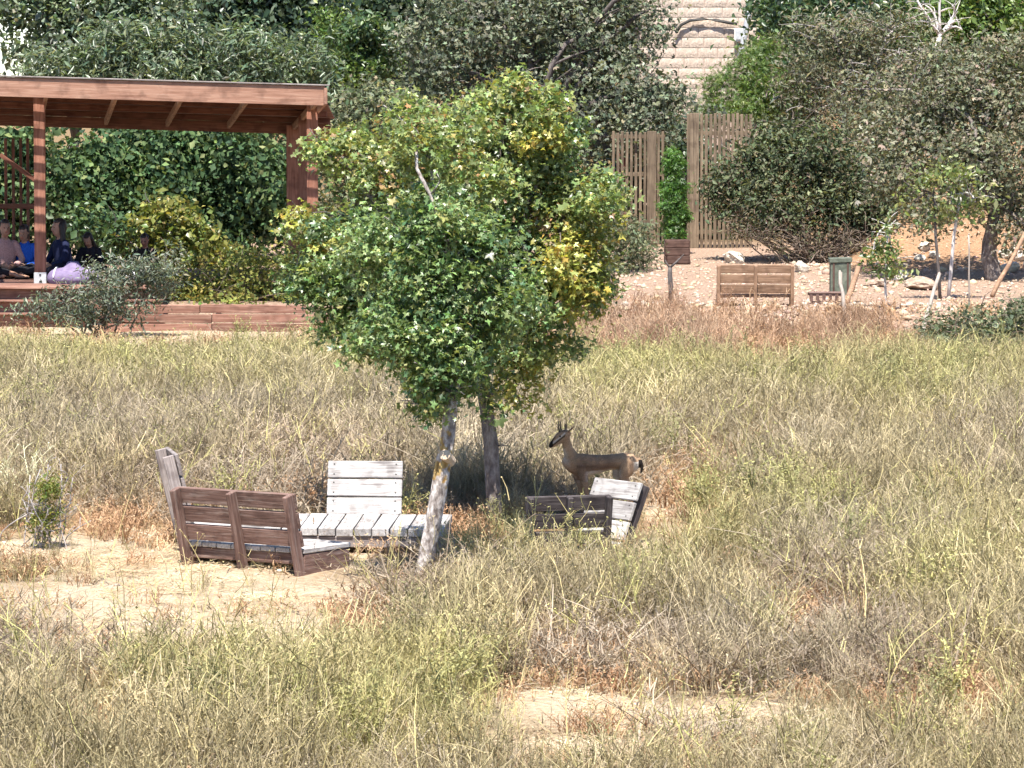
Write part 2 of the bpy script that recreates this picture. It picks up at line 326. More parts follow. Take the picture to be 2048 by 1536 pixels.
# ------------------------------------------------------------------ grasses: clumps of stems set out on the ground
def ribbon(path, w, side):
    """path (n,3), w (n,), side (3,) -> quads"""
    path = np.asarray(path); V = np.concatenate([path - side * w[:, None], path + side * w[:, None]])
    n = len(path); i = np.arange(n - 1); return V, np.stack([i, i + 1, n + i + 1, n + i], -1)
def stem(r, base, ang, lean, h, bend, n=5):
    t = np.linspace(0, 1, n); d = np.array([math.cos(ang), math.sin(ang), 0]); e = np.array([-d[1], d[0], 0])
    return base + np.outer(t * lean * h + bend * h * t * t, d) + np.outer(t * h * (1 - .25 * abs(bend) * t), [0, 0, 1]) + np.outer(np.sin(t * 5 + r.random() * 6) * .035 * h * t, e)
def clump(kind, seed):
    r = np.random.default_rng(seed); Vs = []; Fs = []; n = 0
    def put(V, F):
        nonlocal n
        Vs.append(V); Fs.append(F + n); n += len(V)
    def side():
        a = r.random() * 6.283; return np.array([math.cos(a), math.sin(a), r.normal() * .25])
    def bits(p, k, sz):
        for q in range(k):
            a = r.random() * 6.283; d = np.array([math.cos(a), math.sin(a), r.uniform(-.3, 1)]); d /= np.linalg.norm(d)
            put(*ribbon(np.array([p, p + d * sz * .5, p + d * sz]), np.array([.1, .34, .04]) * sz, side()))
    spec = dict(stalk=(24, .30, 1.0, .20, .34), tangle=(26, .34, .62, .8, .9), low=(22, .22, .24, .7, .5), green=(11, .17, 1.0, .20, .25), blade=(22, .26, .72, .25, .55), long=(3, .12, 1.0, .38, .45))[kind]
    ns, rad, H, ln, bd = spec
    for s in range(ns):
        a = r.random() * 6.283; q = rad * math.sqrt(r.random()); base = np.array([q * math.cos(a), q * math.sin(a), -.03])
        h = H * r.uniform(.5, 1.08); path = stem(r, base, r.random() * 6.283, min(abs(r.normal()), 1.5) * ln, h, float(np.clip(r.normal(), -1.4, 1.4)) * bd)
        w0 = {'stalk': .0070, 'tangle': .0074, 'low': .0080, 'green': .0085, 'blade': .0062, 'long': .0058}[kind] * r.uniform(.7, 1.35)
        put(*ribbon(path, np.linspace(w0, w0 * .35, 5), side()))
        nb = {'stalk': 5, 'tangle': 4, 'low': 3, 'green': 6, 'blade': 1, 'long': 6}[kind]
        for k in range(nb):
            t = r.uniform(.25, .98); p = path[0] * 0 + np.array([np.interp(t * 4, range(5), path[:, c]) for c in range(3)])
            bl = h * r.uniform(.12, .34) * (1.15 - .5 * t)
            bp_ = stem(r, p, r.random() * 6.283, r.uniform(.35, 1.1), bl, r.normal() * .5, 3)
            put(*ribbon(bp_, np.linspace(w0 * .7, w0 * .3, 3), side()))
            if kind == 'stalk' and r.random() < .5: bits(bp_[-1], 1, .03)
            if kind == 'green': bits(bp_[-1], 2, .045); bits(p, 1, .05)
            if kind == 'low': bits(bp_[-1], 2, .024)
            if kind == 'long': bits(bp_[-1], 2, .02)
            if kind == 'tangle' and r.random() < .35: bits(bp_[-1], 1, .028)
    return np.vstack(Vs), np.vstack(Fs)
def scatter(name, label, cat, kind, pts, rot, scl, tint, nvar=14, mat='grass', cl_kind=None):
    src = bpy.data.collections.new('source_' + name)
    for k in range(nvar):
        Vc, Fc = clump(cl_kind or kind, 100 + k + 1000 * (sum(map(ord, kind)) % 17))
        src.objects.link(bpy.data.objects.new('%s_tuft_%02d' % (name, k), mesh_np(name + '_tuft', Vc, Fc, False, None, M[mat])))
    me = bpy.data.meshes.new(name); n = len(pts)
    me.vertices.add(n); me.vertices.foreach_set('co', np.ascontiguousarray(pts, np.float32).ravel())
    for nm, ty, arr, key in (('rot', 'FLOAT_VECTOR', rot, 'vector'), ('scl', 'FLOAT_VECTOR', scl, 'vector'), ('pick', 'INT', RNG.integers(0, nvar, n), 'value')):
        a = me.attributes.new(nm, ty, 'POINT'); a.data.foreach_set(key, np.ascontiguousarray(arr, np.int32 if ty == 'INT' else np.float32).ravel())
    a = me.attributes.new('tint', 'FLOAT_COLOR', 'POINT'); c = np.ones((n, 4), np.float32); c[:, :3] = np.clip(tint, .01, .9); a.data.foreach_set('color', c.ravel())
    me.update(); me.materials.append(M[mat])
    o = obj(name, me)
    ng = bpy.data.node_groups.new(name, 'GeometryNodeTree')
    ng.interface.new_socket('Geometry', in_out='INPUT', socket_type='NodeSocketGeometry'); ng.interface.new_socket('Geometry', in_out='OUTPUT', socket_type='NodeSocketGeometry')
    g = ng.nodes.new; gi = g('NodeGroupInput'); go = g('NodeGroupOutput'); ip = g('GeometryNodeInstanceOnPoints'); ci = g('GeometryNodeCollectionInfo')
    ci.inputs['Collection'].default_value = src; ci.inputs['Separate Children'].default_value = True; ci.inputs['Reset Children'].default_value = True
    ip.inputs['Pick Instance'].default_value = True
    def na(nm, ty):
        q = g('GeometryNodeInputNamedAttribute'); q.data_type = ty; q.inputs['Name'].default_value = nm; return q.outputs['Attribute']
    ln = ng.links.new
    ln(gi.outputs[0], ip.inputs['Points']); ln(ci.outputs[0], ip.inputs['Instance']); ln(na('pick', 'INT'), ip.inputs['Instance Index'])
    e2r = g('FunctionNodeEulerToRotation'); ln(na('rot', 'FLOAT_VECTOR'), e2r.inputs[0]); ln(e2r.outputs[0], ip.inputs['Rotation'])
    ln(na('scl', 'FLOAT_VECTOR'), ip.inputs['Scale']); ln(ip.outputs[0], go.inputs[0])
    md = o.modifiers.new('scatter', 'NODES'); md.node_group = ng
    tag(o, label, cat, kind='stuff'); return o

def field_points(dens, y0=28.5, y1=65.2):
    n = int(dens * (y1 - y0) * 2 * (.1125 * y1 + .8))
    y = RNG.uniform(y0, y1, n); x = RNG.uniform(-1, 1, n) * (.1125 * y1 + .8)
    k = np.abs(x) < .1125 * y + .8
    return x[k], y[k]
def mixc(t, a, b): return np.asarray(a)[None] * (1 - t[:, None]) + np.asarray(b)[None] * t[:, None]

def grasses():
    OL, KH, YG, GR, RB, ST = (.240, .205, .112), (.42, .345, .212), (.37, .335, .135), (.35, .288, .252), (.35, .205, .120), (.60, .49, .33)
    # common stalks
    x, y = field_points(22)
    pale, redz, bank, u, v = zones(x, y)
    patch = fbm(x * .45 + 4, y * .33 + 1); fine = fbm(x * 1.6, y * 1.2 + 30)
    greyp = sum_e(u, v, [(300, 900, 380, 110), (560, 900, 300, 80), (1000, 960, 330, 100), (1700, 1150, 200, 90), (1250, 1340, 330, 70), (130, 1290, 200, 90), (1720, 1350, 160, 90), (900, 860, 260, 60), (2000, 930, 180, 120), (1480, 960, 260, 90)])
    yel = sum_e(u, v, [(500, 760, 420, 80), (1450, 1080, 220, 90), (950, 1130, 160, 60), (450, 1400, 330, 130), (850, 1450, 330, 120), (1850, 1180, 200, 90), (1300, 800, 300, 80), (100, 740, 250, 60), (1900, 800, 260, 80)])
    keep = (1 - .86 * np.clip(pale * 1.25, 0, 1)) * (1 - .85 * redz) * (1 - .72 * bank) * (.55 + .9 * fine)
    keep = keep * (1 - .97 * sstep(59.5, 61.5, y + (fbm(x * 2, y) - .5) * 2) * (x < -1.6)) * (1 - .75 * sstep(61, 63, y + (fbm(x * .9 + 7, y * .8) - .5) * 6))
    k = RNG.random(len(x)) < keep
    x, y, u, v, patch, fine, greyp, yel, redz, pale, bank = (q[k] for q in (x, y, u, v, patch, fine, greyp, yel, redz, pale, bank))
    n = len(x)
    h = RNG.uniform(.34, .78, n) * (.6 + .8 * patch) * (1 - .6 * redz) * (1 - .45 * np.clip(pale * 2, 0, 1)) * (1 - .5 * bank)
    for (cu, cv, ru, rv, f) in [(650, 1100, 420, 50, .5), (1180, 1075, 160, 36, .75), (1340, 1060, 90, 60, .5), (700, 1050, 240, 40, .6), (120, 1110, 200, 50, .55), (560, 1150, 330, 60, .75), (860, 1110, 120, 40, .6), (1150, 1120, 150, 50, .62), (1190, 1040, 130, 40, .85), (1185, 1075, 120, 30, .8), (1165, 1115, 190, 30, .7), (1150, 1170, 200, 40, .25), (985, 1075, 110, 40, .75), (940, 1105, 170, 36, .55), (842, 1205, 110, 42, .8)]:
        h = h * (1 - f * ell(u, v, cu, cv, ru, rv))
    h = h * (1 - .55 * sstep(54, 62.5, y)) * (1 - .9 * sstep(62.2, 63.6, y) * (x < -1.5))
    front = np.where(u < 820, sstep(1225, 1440, v), 1.0) ; h = h * np.where((v > 1180) & (u < 820), .16 + .84 * sstep(1270, 1450, v), 1)
    h = h * np.where((v > 1395) & (u > 980) & (u < 1560), .32 + .5 * sstep(1470, 1560, v), 1)
    t = np.clip(RNG.normal(.45, .25, n) + (patch - .5) * .9, 0, 1)
    c = mixc(t, OL, KH); w = np.clip(yel * RNG.uniform(.1, 1.1, n), 0, 1) * .8; c = c * (1 - w[:, None]) + np.array(YG) * w[:, None]
    w = np.clip(greyp * RNG.uniform(.1, 1.0, n), 0, 1) * .62; c = c * (1 - w[:, None]) + np.array(GR) * w[:, None]
    w = np.clip(redz + .6 * bank, 0, 1) * RNG.random(n) * .8; c = c * (1 - w[:, None]) + np.array(RB) * w[:, None]
    c = c * np.exp(RNG.normal(0, .30, (n, 1)))
    pts = np.stack([x, y, GZ(x, y)], -1); rot = np.stack([RNG.normal(0, .14, n), RNG.normal(0, .14, n), RNG.uniform(0, 6.28, n)], -1)
    wd = np.clip(h / .5, .6, 1.3); s = np.stack([h * RNG.uniform(.85, 1.3, n), h * RNG.uniform(.85, 1.3, n), h], -1)
    sel = RNG.random(n)
    a = sel < .62; bsel = (sel >= .62) & (sel < .78); d = sel >= .78
    scatter('dry_stalk_grass', 'tall dry olive and khaki weed stalks covering the field', 'dry grass', 'stalk', pts[a], rot[a], s[a], c[a])
    scatter('bleached_grass', 'fine bent blades of bleached grass between the weed stalks', 'dry grass', 'blade', pts[bsel], rot[bsel], s[bsel] * 1.25, np.clip(c[bsel] * .6 + np.array(ST) * .45, 0, .8))
    scatter('tangled_dead_weeds', 'tangled grey and brown dead weeds among the field grass', 'dead weeds', 'tangle', pts[d], rot[d], s[d] * np.array([1.2, 1.2, 1.1]), np.clip(c[d] * .55 + np.array(GR) * .45, 0, .8))
    # extra grey tangle in the strip behind the benches and where the photo shows it
    x, y = field_points(17); pale, redz, bank, u, v = zones(x, y)
    g = sum_e(u, v, [(300, 945, 420, 90), (560, 960, 330, 80), (1010, 965, 300, 70), (60, 960, 160, 70), (1280, 870, 70, 40), (1720, 1160, 160, 70), (1250, 1350, 300, 50), (130, 1290, 160, 70), (1730, 1350, 120, 70), (1330, 1470, 170, 50), (900, 1210, 200, 40)])
    k = RNG.random(len(x)) < g * (1 - np.clip(pale * 1.4, 0, 1)); x, y = x[k], y[k]; n = len(x); _, _, _, u, v = zones(x, y); h = RNG.uniform(.5, .95, n) * (1 - .7 * ell(u, v, 985, 1075, 130, 40)) * (1 - .6 * ell(u, v, 1190, 1050, 130, 40))
    tt = RNG.random(n); c = mixc(tt, (.20, .15, .108), (.41, .342, .265)) * RNG.uniform(.8, 1.2, (n, 1))
    scatter('grey_thicket_weeds', 'grey-brown matted dead weeds behind and between the benches', 'dead weeds', 'tangle', np.stack([x, y, GZ(x, y)], -1),
            np.stack([RNG.normal(0, .2, n), RNG.normal(0, .2, n), RNG.uniform(0, 6.28, n)], -1), np.stack([h * 1.2, h * 1.2, h * .8], -1), c)
    # low reddish ground cover and straw litter
    x, y = field_points(20); pale, redz, bank, u, v = zones(x, y)
    k = RNG.random(len(x)) < np.clip(.08 + redz * .5 + bank * .30 + .35 * sstep(60, 62.5, y + (fbm(x * 1.1, y * .9) - .5) * 5) * (x > -1.5) * (1 - bank) + .25 * pale * (1 - pale) * 4 - .55 * np.clip(pale - .55, 0, 1), .02, 1); k = k & (RNG.random(len(x)) > 1.6 * np.maximum(ell(u, v, 655, 1165, 110, 30), ell(u, v, 470, 1155, 150, 22))); x, y, redz, bank = x[k], y[k], redz[k], bank[k]
    n = len(x); h = RNG.uniform(.5, 1.1, n) * (1 + .25 * bank); c = mixc(RNG.random(n), (.31, .18, .105), (.55, .38, .24)) * RNG.uniform(.75, 1.25, (n, 1))
    scatter('low_reddish_weeds', 'low reddish-brown dried ground plants over bare earth', 'dry weeds', 'low', np.stack([x, y, GZ(x, y)], -1),
            np.stack([RNG.normal(0, .2, n), RNG.normal(0, .2, n), RNG.uniform(0, 6.28, n)], -1), np.stack([h, h, h], -1), c)
    # single long straw stems standing above the rest
    x, y = field_points(1.5, 28.5, 60); pale, redz, bank, u, v = zones(x, y)
    k = (np.hypot((u - 640) / 420, (v - 1110) / 90) > 1) & (np.hypot((u - 1180) / 190, (v - 1080) / 90) > 1) & (RNG.random(len(x)) < 1 - .6 * pale); x, y = x[k], y[k]; n = len(x); h = RNG.uniform(.65, 1.0, n) * (1 - .4 * sstep(50, 60, y))
    c = mixc(RNG.random(n), (.52, .42, .22), (.46, .44, .17)) * np.exp(RNG.normal(0, .25, (n, 1)))
    scatter('long_straw_stems', 'single long straw-coloured stems rising above the field grass', 'dry grass', 'long', np.stack([x, y, GZ(x, y)], -1), np.stack([RNG.normal(0, .2, n), RNG.normal(0, .2, n), RNG.uniform(0, 6.28, n)], -1), np.stack([h, h, h], -1), c)
    # flattened straw lying on the trodden earth
    x, y = field_points(26, 29, 64); pale, redz, bank, u, v = zones(x, y); k = RNG.random(len(x)) < np.clip(pale * .30 + redz * .2 - .03, 0, 1); x, y = x[k], y[k]; n = len(x); h = RNG.uniform(.35, .8, n)
    c = mixc(RNG.random(n), (.46, .33, .20), (.70, .58, .40)) * np.exp(RNG.normal(0, .25, (n, 1)))
    scatter('straw_litter', 'flattened straw and dry litter on the trodden sandy earth', 'straw', 'tangle', np.stack([x, y, GZ(x, y) + .004], -1), np.stack([0 * x, 0 * x, RNG.uniform(0, 6.28, n)], -1), np.stack([h, h, h * .10], -1), c)
    # rust-brown dry weeds below the terrace bench
    x, y = field_points(30, 58, 65.2); pale, redz, bank, u, v = zones(x, y)
    w = sum_e(u, v, [(1310, 690, 200, 70), (1480, 675, 190, 40), (1220, 660, 110, 40), (1400, 740, 90, 40), (1680, 680, 160, 30)]); w = w * sstep(.38, .62, fbm(x * 1.3 + 5, y * 1.0 + 2) + .12 * (u < 1420)); k = RNG.random(len(x)) < w * .8; x, y, w = x[k], y[k], w[k]; n = len(x); h = RNG.uniform(.35, .62, n) * (.6 + .5 * w)
    c = mixc(RNG.random(n), (.26, .15, .095), (.50, .36, .25)) * np.exp(RNG.normal(0, .25, (n, 1)))
    scatter('rust_weeds', 'rust-brown dry weeds on the bank below the terrace bench', 'dry weeds', 'stalk', np.stack([x, y, GZ(x, y)], -1), np.stack([RNG.normal(0, .15, n), RNG.normal(0, .15, n), RNG.uniform(0, 6.28, n)], -1), np.stack([h, h, h], -1), c)
    # greener leafy weeds
    x, y = field_points(5.5); pale, redz, bank, u, v = zones(x, y)
    g = sum_e(u, v, [(470, 1440, 260, 80), (850, 1470, 300, 90), (700, 1490, 300, 60), (1480, 1060, 200, 60), (950, 1120, 150, 40), (1100, 1128, 60, 22), (1160, 1140, 60, 16), (1850, 1190, 170, 60), (430, 760, 430, 60), (1250, 790, 200, 50), (1900, 1480, 60, 60), (200, 760, 300, 60), (1750, 800, 300, 60)])
    k = RNG.random(len(x)) < np.clip(g * 1.1 + .06, 0, 1) * (1 - np.clip(pale * 1.5, 0, 1)) * (1 - bank) * (y < 59); x, y, u, v = x[k], y[k], u[k], v[k]; n = len(x)
    h = RNG.uniform(.4, .75, n); h = h * (1 - .5 * ell(u, v, 650, 1100, 420, 50)) * (1 - .35 * ell(u, v, 1180, 1060, 120, 40)) * np.where((v > 1180) & (u < 820), .4 + .6 * sstep(1240, 1420, v), 1); c = mixc(RNG.random(n), (.235, .23, .115), (.39, .365, .15)) * RNG.uniform(.8, 1.25, (n, 1))
    scatter('yellow_green_weeds', 'taller yellow-green branching weeds growing in patches through dry grass', 'green weeds', 'green', np.stack([x, y, GZ(x, y)], -1),
            np.stack([RNG.normal(0, .14, n), RNG.normal(0, .14, n), RNG.uniform(0, 6.28, n)], -1), np.stack([h, h, h], -1), c)
def sum_e(u, v, L_):
    g = np.zeros_like(u)
    for e in L_: g = np.maximum(g, np.clip((1.35 - np.hypot((u - e[0]) / e[2], (v - e[1]) / e[3])) * 1.1, 0, 1))
    return g
grasses()

# ------------------------------------------------------------------ rocks
def rock_mesh(seed, mat, sub=3, rough=.35):
    bm = bmesh.new(); bmesh.ops.create_icosphere(bm, subdivisions=sub, radius=.5)
    r = np.random.default_rng(seed); planes = r.normal(0, 1, (9, 3)); planes /= np.linalg.norm(planes, axis=1)[:, None]; off = r.uniform(.22, .44, 9)
    for v in bm.verts:
        p = np.array(v.co)
        for q, d in zip(planes, off):
            s = p @ q
            if s > d: p = p - q * (s - d)
        v.co = Vector(p + r.normal(0, .02, 3))
    me = bpy.data.meshes.new('rock'); bm.to_mesh(me); bm.free(); me.materials.append(mat); return me
ROCKS = [rock_mesh(k, M['stone']) for k in range(5)] + [rock_mesh(9 + k, M['red_stone']) for k in range(3)]
def rock(u, v, w, h, label, idx=0, rz=None, group=None, y=None):
    p = on(u, v) if y is None else Vector((P(u, v, y).x, y, gz(P(u, v, y).x, y)))
    s = p.y / FPX; o = obj('rock', ROCKS[idx]); W = w * s; H = h * s * 1.1
    o.location = (p.x, p.y, p.z + H * .34); o.scale = (W * 1.15, W * .9, H * 1.2); o.rotation_euler = (random.uniform(-.15, .15), random.uniform(-.15, .15), random.random() * 6 if rz is None else rz)
    return tag(o, label, 'rock', group)

# ------------------------------------------------------------------ foliage
def lobed_leaf():
    pts = [(0, 0)]
    lob = [(-2.25, .66), (-1.75, .46), (-1.15, .95), (-.6, .54), (0, 1.08), (.6, .54), (1.15, .95), (1.75, .46), (2.25, .66)]
    for a, r in lob: pts.append((r * math.sin(a), r * math.cos(a)))
    V = np.array([(x, y, .42 * abs(x) - .34 * (x * x + y * y)) for x, y in pts]); V[:, 1] += .15
    F = np.array([(0, k + 1, k) for k in range(1, 9)]); return V, F
def oval_leaf(asp=.5, cup=.12):
    V = np.array([(0, -1, -.1), (asp, -.1, cup), (0, 1, -.2), (-asp, -.1, cup)]); F = np.array([(0, 1, 2), (0, 2, 3)]); return V, F
def spray_leaf(asp=.28):
    """a sprig: three narrow leaflets"""
    V = []; F = []
    for k, a in enumerate((-.75, 0, .75)):
        c, s = math.cos(a), math.sin(a)
        q = [(0, 0, 0), (asp, .6, .08), (0, 1.3, -.05), (-asp, .6, .08)]
        V += [(x * c + y * s, -x * s + y * c, z) for x, y, z in q]; F += [(4 * k, 4 * k + 1, 4 * k + 2), (4 * k, 4 * k + 2, 4 * k + 3)]
    return np.array(V), np.array(F)
LEAF = dict(lobed=lobed_leaf(), oval=oval_leaf(), wide=oval_leaf(.7, .1), narrow=oval_leaf(.26, .06), spray=spray_leaf(), needle=spray_leaf(.13))
def rotmats(nrm, r):
    n = nrm / (np.linalg.norm(nrm, axis=1)[:, None] + 1e-9)
    t = r.normal(0, 1, nrm.shape); t -= n * (t * n).sum(1)[:, None]; t /= np.linalg.norm(t, axis=1)[:, None] + 1e-9
    return np.stack([np.cross(t, n), t, n], -1)
def foliage_mesh(name, C, nrm, size, cols, kind, mat, r):
    T, F = LEAF[kind]; Rm = rotmats(nrm, r)
    V = C[:, None] + np.einsum('nij,kj->nki', Rm, T) * size[:, None, None]
    n, k = len(C), len(T)
    FF = (F[None] + (np.arange(n) * k)[:, None, None]).reshape(-1, 3)
    return mesh_np(name, V.reshape(-1, 3), FF, False, np.repeat(cols, k, 0), M[mat])
def blob(u, v, y, ru, rv, rd=None, pal=0, w=1.0):
    s = y / FPX; c = P(u, v, y)
    return (np.array(c), np.array([ru * s, (rd if rd else min(ru, rv) * s), rv * s]), pal, w)
def crown(name, parent, blobs, n, kind, size, pals, seed, mat='leaf', twig=.13, shell=.45, up=.55, outw=.6, per=26, jit=.15):
    r = np.random.default_rng(seed)
    wts = np.array([(b[1][0] * b[1][1] * b[1][2]) ** (2 / 3) * b[3] for b in blobs]); wts /= wts.sum()
    Cs, Ns, Ks = [], [], []
    for bl, w in zip(blobs, wts):
        m = max(8, int(n * w)); nt_ = max(3, m // per)
        d = r.normal(0, 1, (nt_, 3)); d /= np.linalg.norm(d, axis=1)[:, None]
        rad = shell + (1 - shell) * r.random(nt_) ** .6
        rad = rad * (1 + r.normal(0, .09, nt_))
        tc_ = bl[0] + d * rad[:, None] * bl[1]
        tw = r.integers(0, nt_, m); lc = tc_[tw] + r.normal(0, 1, (m, 3)) * twig * np.array([1, 1, .75]) - np.array([0, 0, 1]) * np.abs(r.normal(0, twig * .35, m))[:, None]
        nn = d[tw] * outw + np.array([0, 0, up]) + r.normal(0, .75, (m, 3))
        pl = pals[bl[2]]; ck = r.choice(len(pl), nt_, p=np.array([q[1] for q in pl]) / sum(q[1] for q in pl))
        kk = np.where(r.random(m) < .72, ck[tw], r.choice(len(pl), m, p=np.array([q[1] for q in pl]) / sum(q[1] for q in pl)))
        base = np.array([q[0] for q in pl])[kk] * np.exp(r.normal(0, jit, (m, 1))) * np.exp(r.normal(0, .12, nt_))[tw][:, None] * (1 + r.normal(0, .07, (m, 3)))
        Cs.append(lc); Ns.append(nn); Ks.append(np.clip(base, .005, .8))
    C, Nn, K = np.vstack(Cs), np.vstack(Ns), np.vstack(Ks)
    sz = size * np.exp(r.normal(0, .28, len(C)))
    o = obj(name, foliage_mesh(name, C, Nn, sz, K, kind, mat, r), None, parent); o['kind'] = 'stuff'
    return o
def limb_path(a, b, r, sag=.12, n=7):
    a, b = np.array(a, float), np.array(b, float); t = np.linspace(0, 1, n)[:, None]
    Lg = np.linalg.norm(b - a); off = r.normal(0, .10, 3) * Lg; off[2] = abs(off[2]) * .5 + sag * Lg
    return a + (b - a) * t + np.sin(t * math.pi) * off + r.normal(0, .012, (n, 3)) * Lg * np.sin(t * math.pi)
def limbs(mb, start, ends, r0, seed, sub=4, sub_len=.55, r1=.012, sides=6):
    r = np.random.default_rng(seed)
    for e in ends:
        p = limb_path(start, e, r); rr = np.linspace(r0, r1, len(p)); mb.tube(p, rr, sides)
        for k in range(sub):
            i_ = r.integers(2, len(p)); d = r.normal(0, 1, 3); d[2] = abs(d[2]) * .7; d /= np.linalg.norm(d)
            q = limb_path(p[i_], p[i_] + d * sub_len * r.uniform(.5, 1.2), r, .05, 5); mb.tube(q, np.linspace(max(rr[i_] * .5, .006), .004, 5), 4)
def plant(name, label, cat, base, blobs, n, kind, size, pals, seed, mat='leaf', trunk_mat='bark_dark', trunk_r=.06, fork=.4, part='trunk', crown_name='crown', group=None, stems=1, trunk_pts=None, sub=3, sub_len=.5, nl=None, **kw):
    """tree or shrub: an Empty at its foot > trunk (or stem) and crown (or foliage); blobs are in world space"""
    e = empty(name); tag(e, label, cat, group)
    base = np.array(base, float); r = np.random.default_rng(seed + 5)
    mb = MB(); ends = [b[0] + r.normal(0, .2, 3) * b[1] for b in blobs]
    if nl: ends = [ends[k] for k in r.permutation(len(ends))[:nl]]
    if trunk_pts is not None:
        tp = np.array(trunk_pts); k = len(tp); mb.tube(tp, np.linspace(trunk_r, trunk_r * .6, k), 10, .05); limbs(mb, tp[-1], ends, trunk_r * .5, seed, sub, sub_len)
    elif stems == 1:
        cen = np.mean([b[0] for b in blobs], 0); f = base + (cen - base) * fork
        tp = limb_path(base - np.array([0, 0, .08]), f, r, 0, 6); mb.tube(tp, np.linspace(trunk_r, trunk_r * .65, 6), 9, .05)
        limbs(mb, f, ends, trunk_r * .5, seed, sub, sub_len)
    else:
        for s in range(stems):
            e2 = ends[s % len(ends)] + r.normal(0, .12, 3); b0 = base + np.array([r.normal(0, .12 + abs(e2[0] - base[0]) * .15), r.normal(0, .12), -.05])
            b0[2] = gz(b0[0], b0[1]) - .05
            p = limb_path(b0, e2, r, .0, 7); mb.tube(p, np.linspace(trunk_r, .006, 7), 5)
            for k in range(sub):
                i_ = r.integers(2, 7); d = r.normal(0, 1, 3); d[2] = abs(d[2]); d /= np.linalg.norm(d); q = limb_path(p[i_], p[i_] + d * sub_len * r.uniform(.4, 1.1), r, .05, 5); mb.tube(q, np.linspace(trunk_r * .5, .004, 5), 4)
    blobs = shoots(blobs, 2 * len(blobs), seed + 77, .62, 1.0, .86)
    # shift everything so that the Empty stands at the foot of the plant
    e.location = base
    tm = mb.mesh(part, M[trunk_mat]); to = obj(part, tm, None, e); to.location = -Vector(base)
    co = crown(crown_name, e, blobs, n, kind, size, pals, seed, mat, **kw); co.location = -Vector(base)
    return e

G_CENT = [((.155, .228, .090), 5), ((.225, .298, .128), 3), ((.078, .138, .062), 2), ((.32, .345, .14), 1.4)]
G_YEL = [((.40, .385, .10), 3), ((.30, .325, .10), 3.5), ((.42, .30, .07), 1), ((.14, .19, .065), 1)]
G_MIX = [((.18, .245, .095), 3), ((.29, .33, .13), 2.4), ((.31, .29, .09), .6), ((.38, .24, .12), .2)]

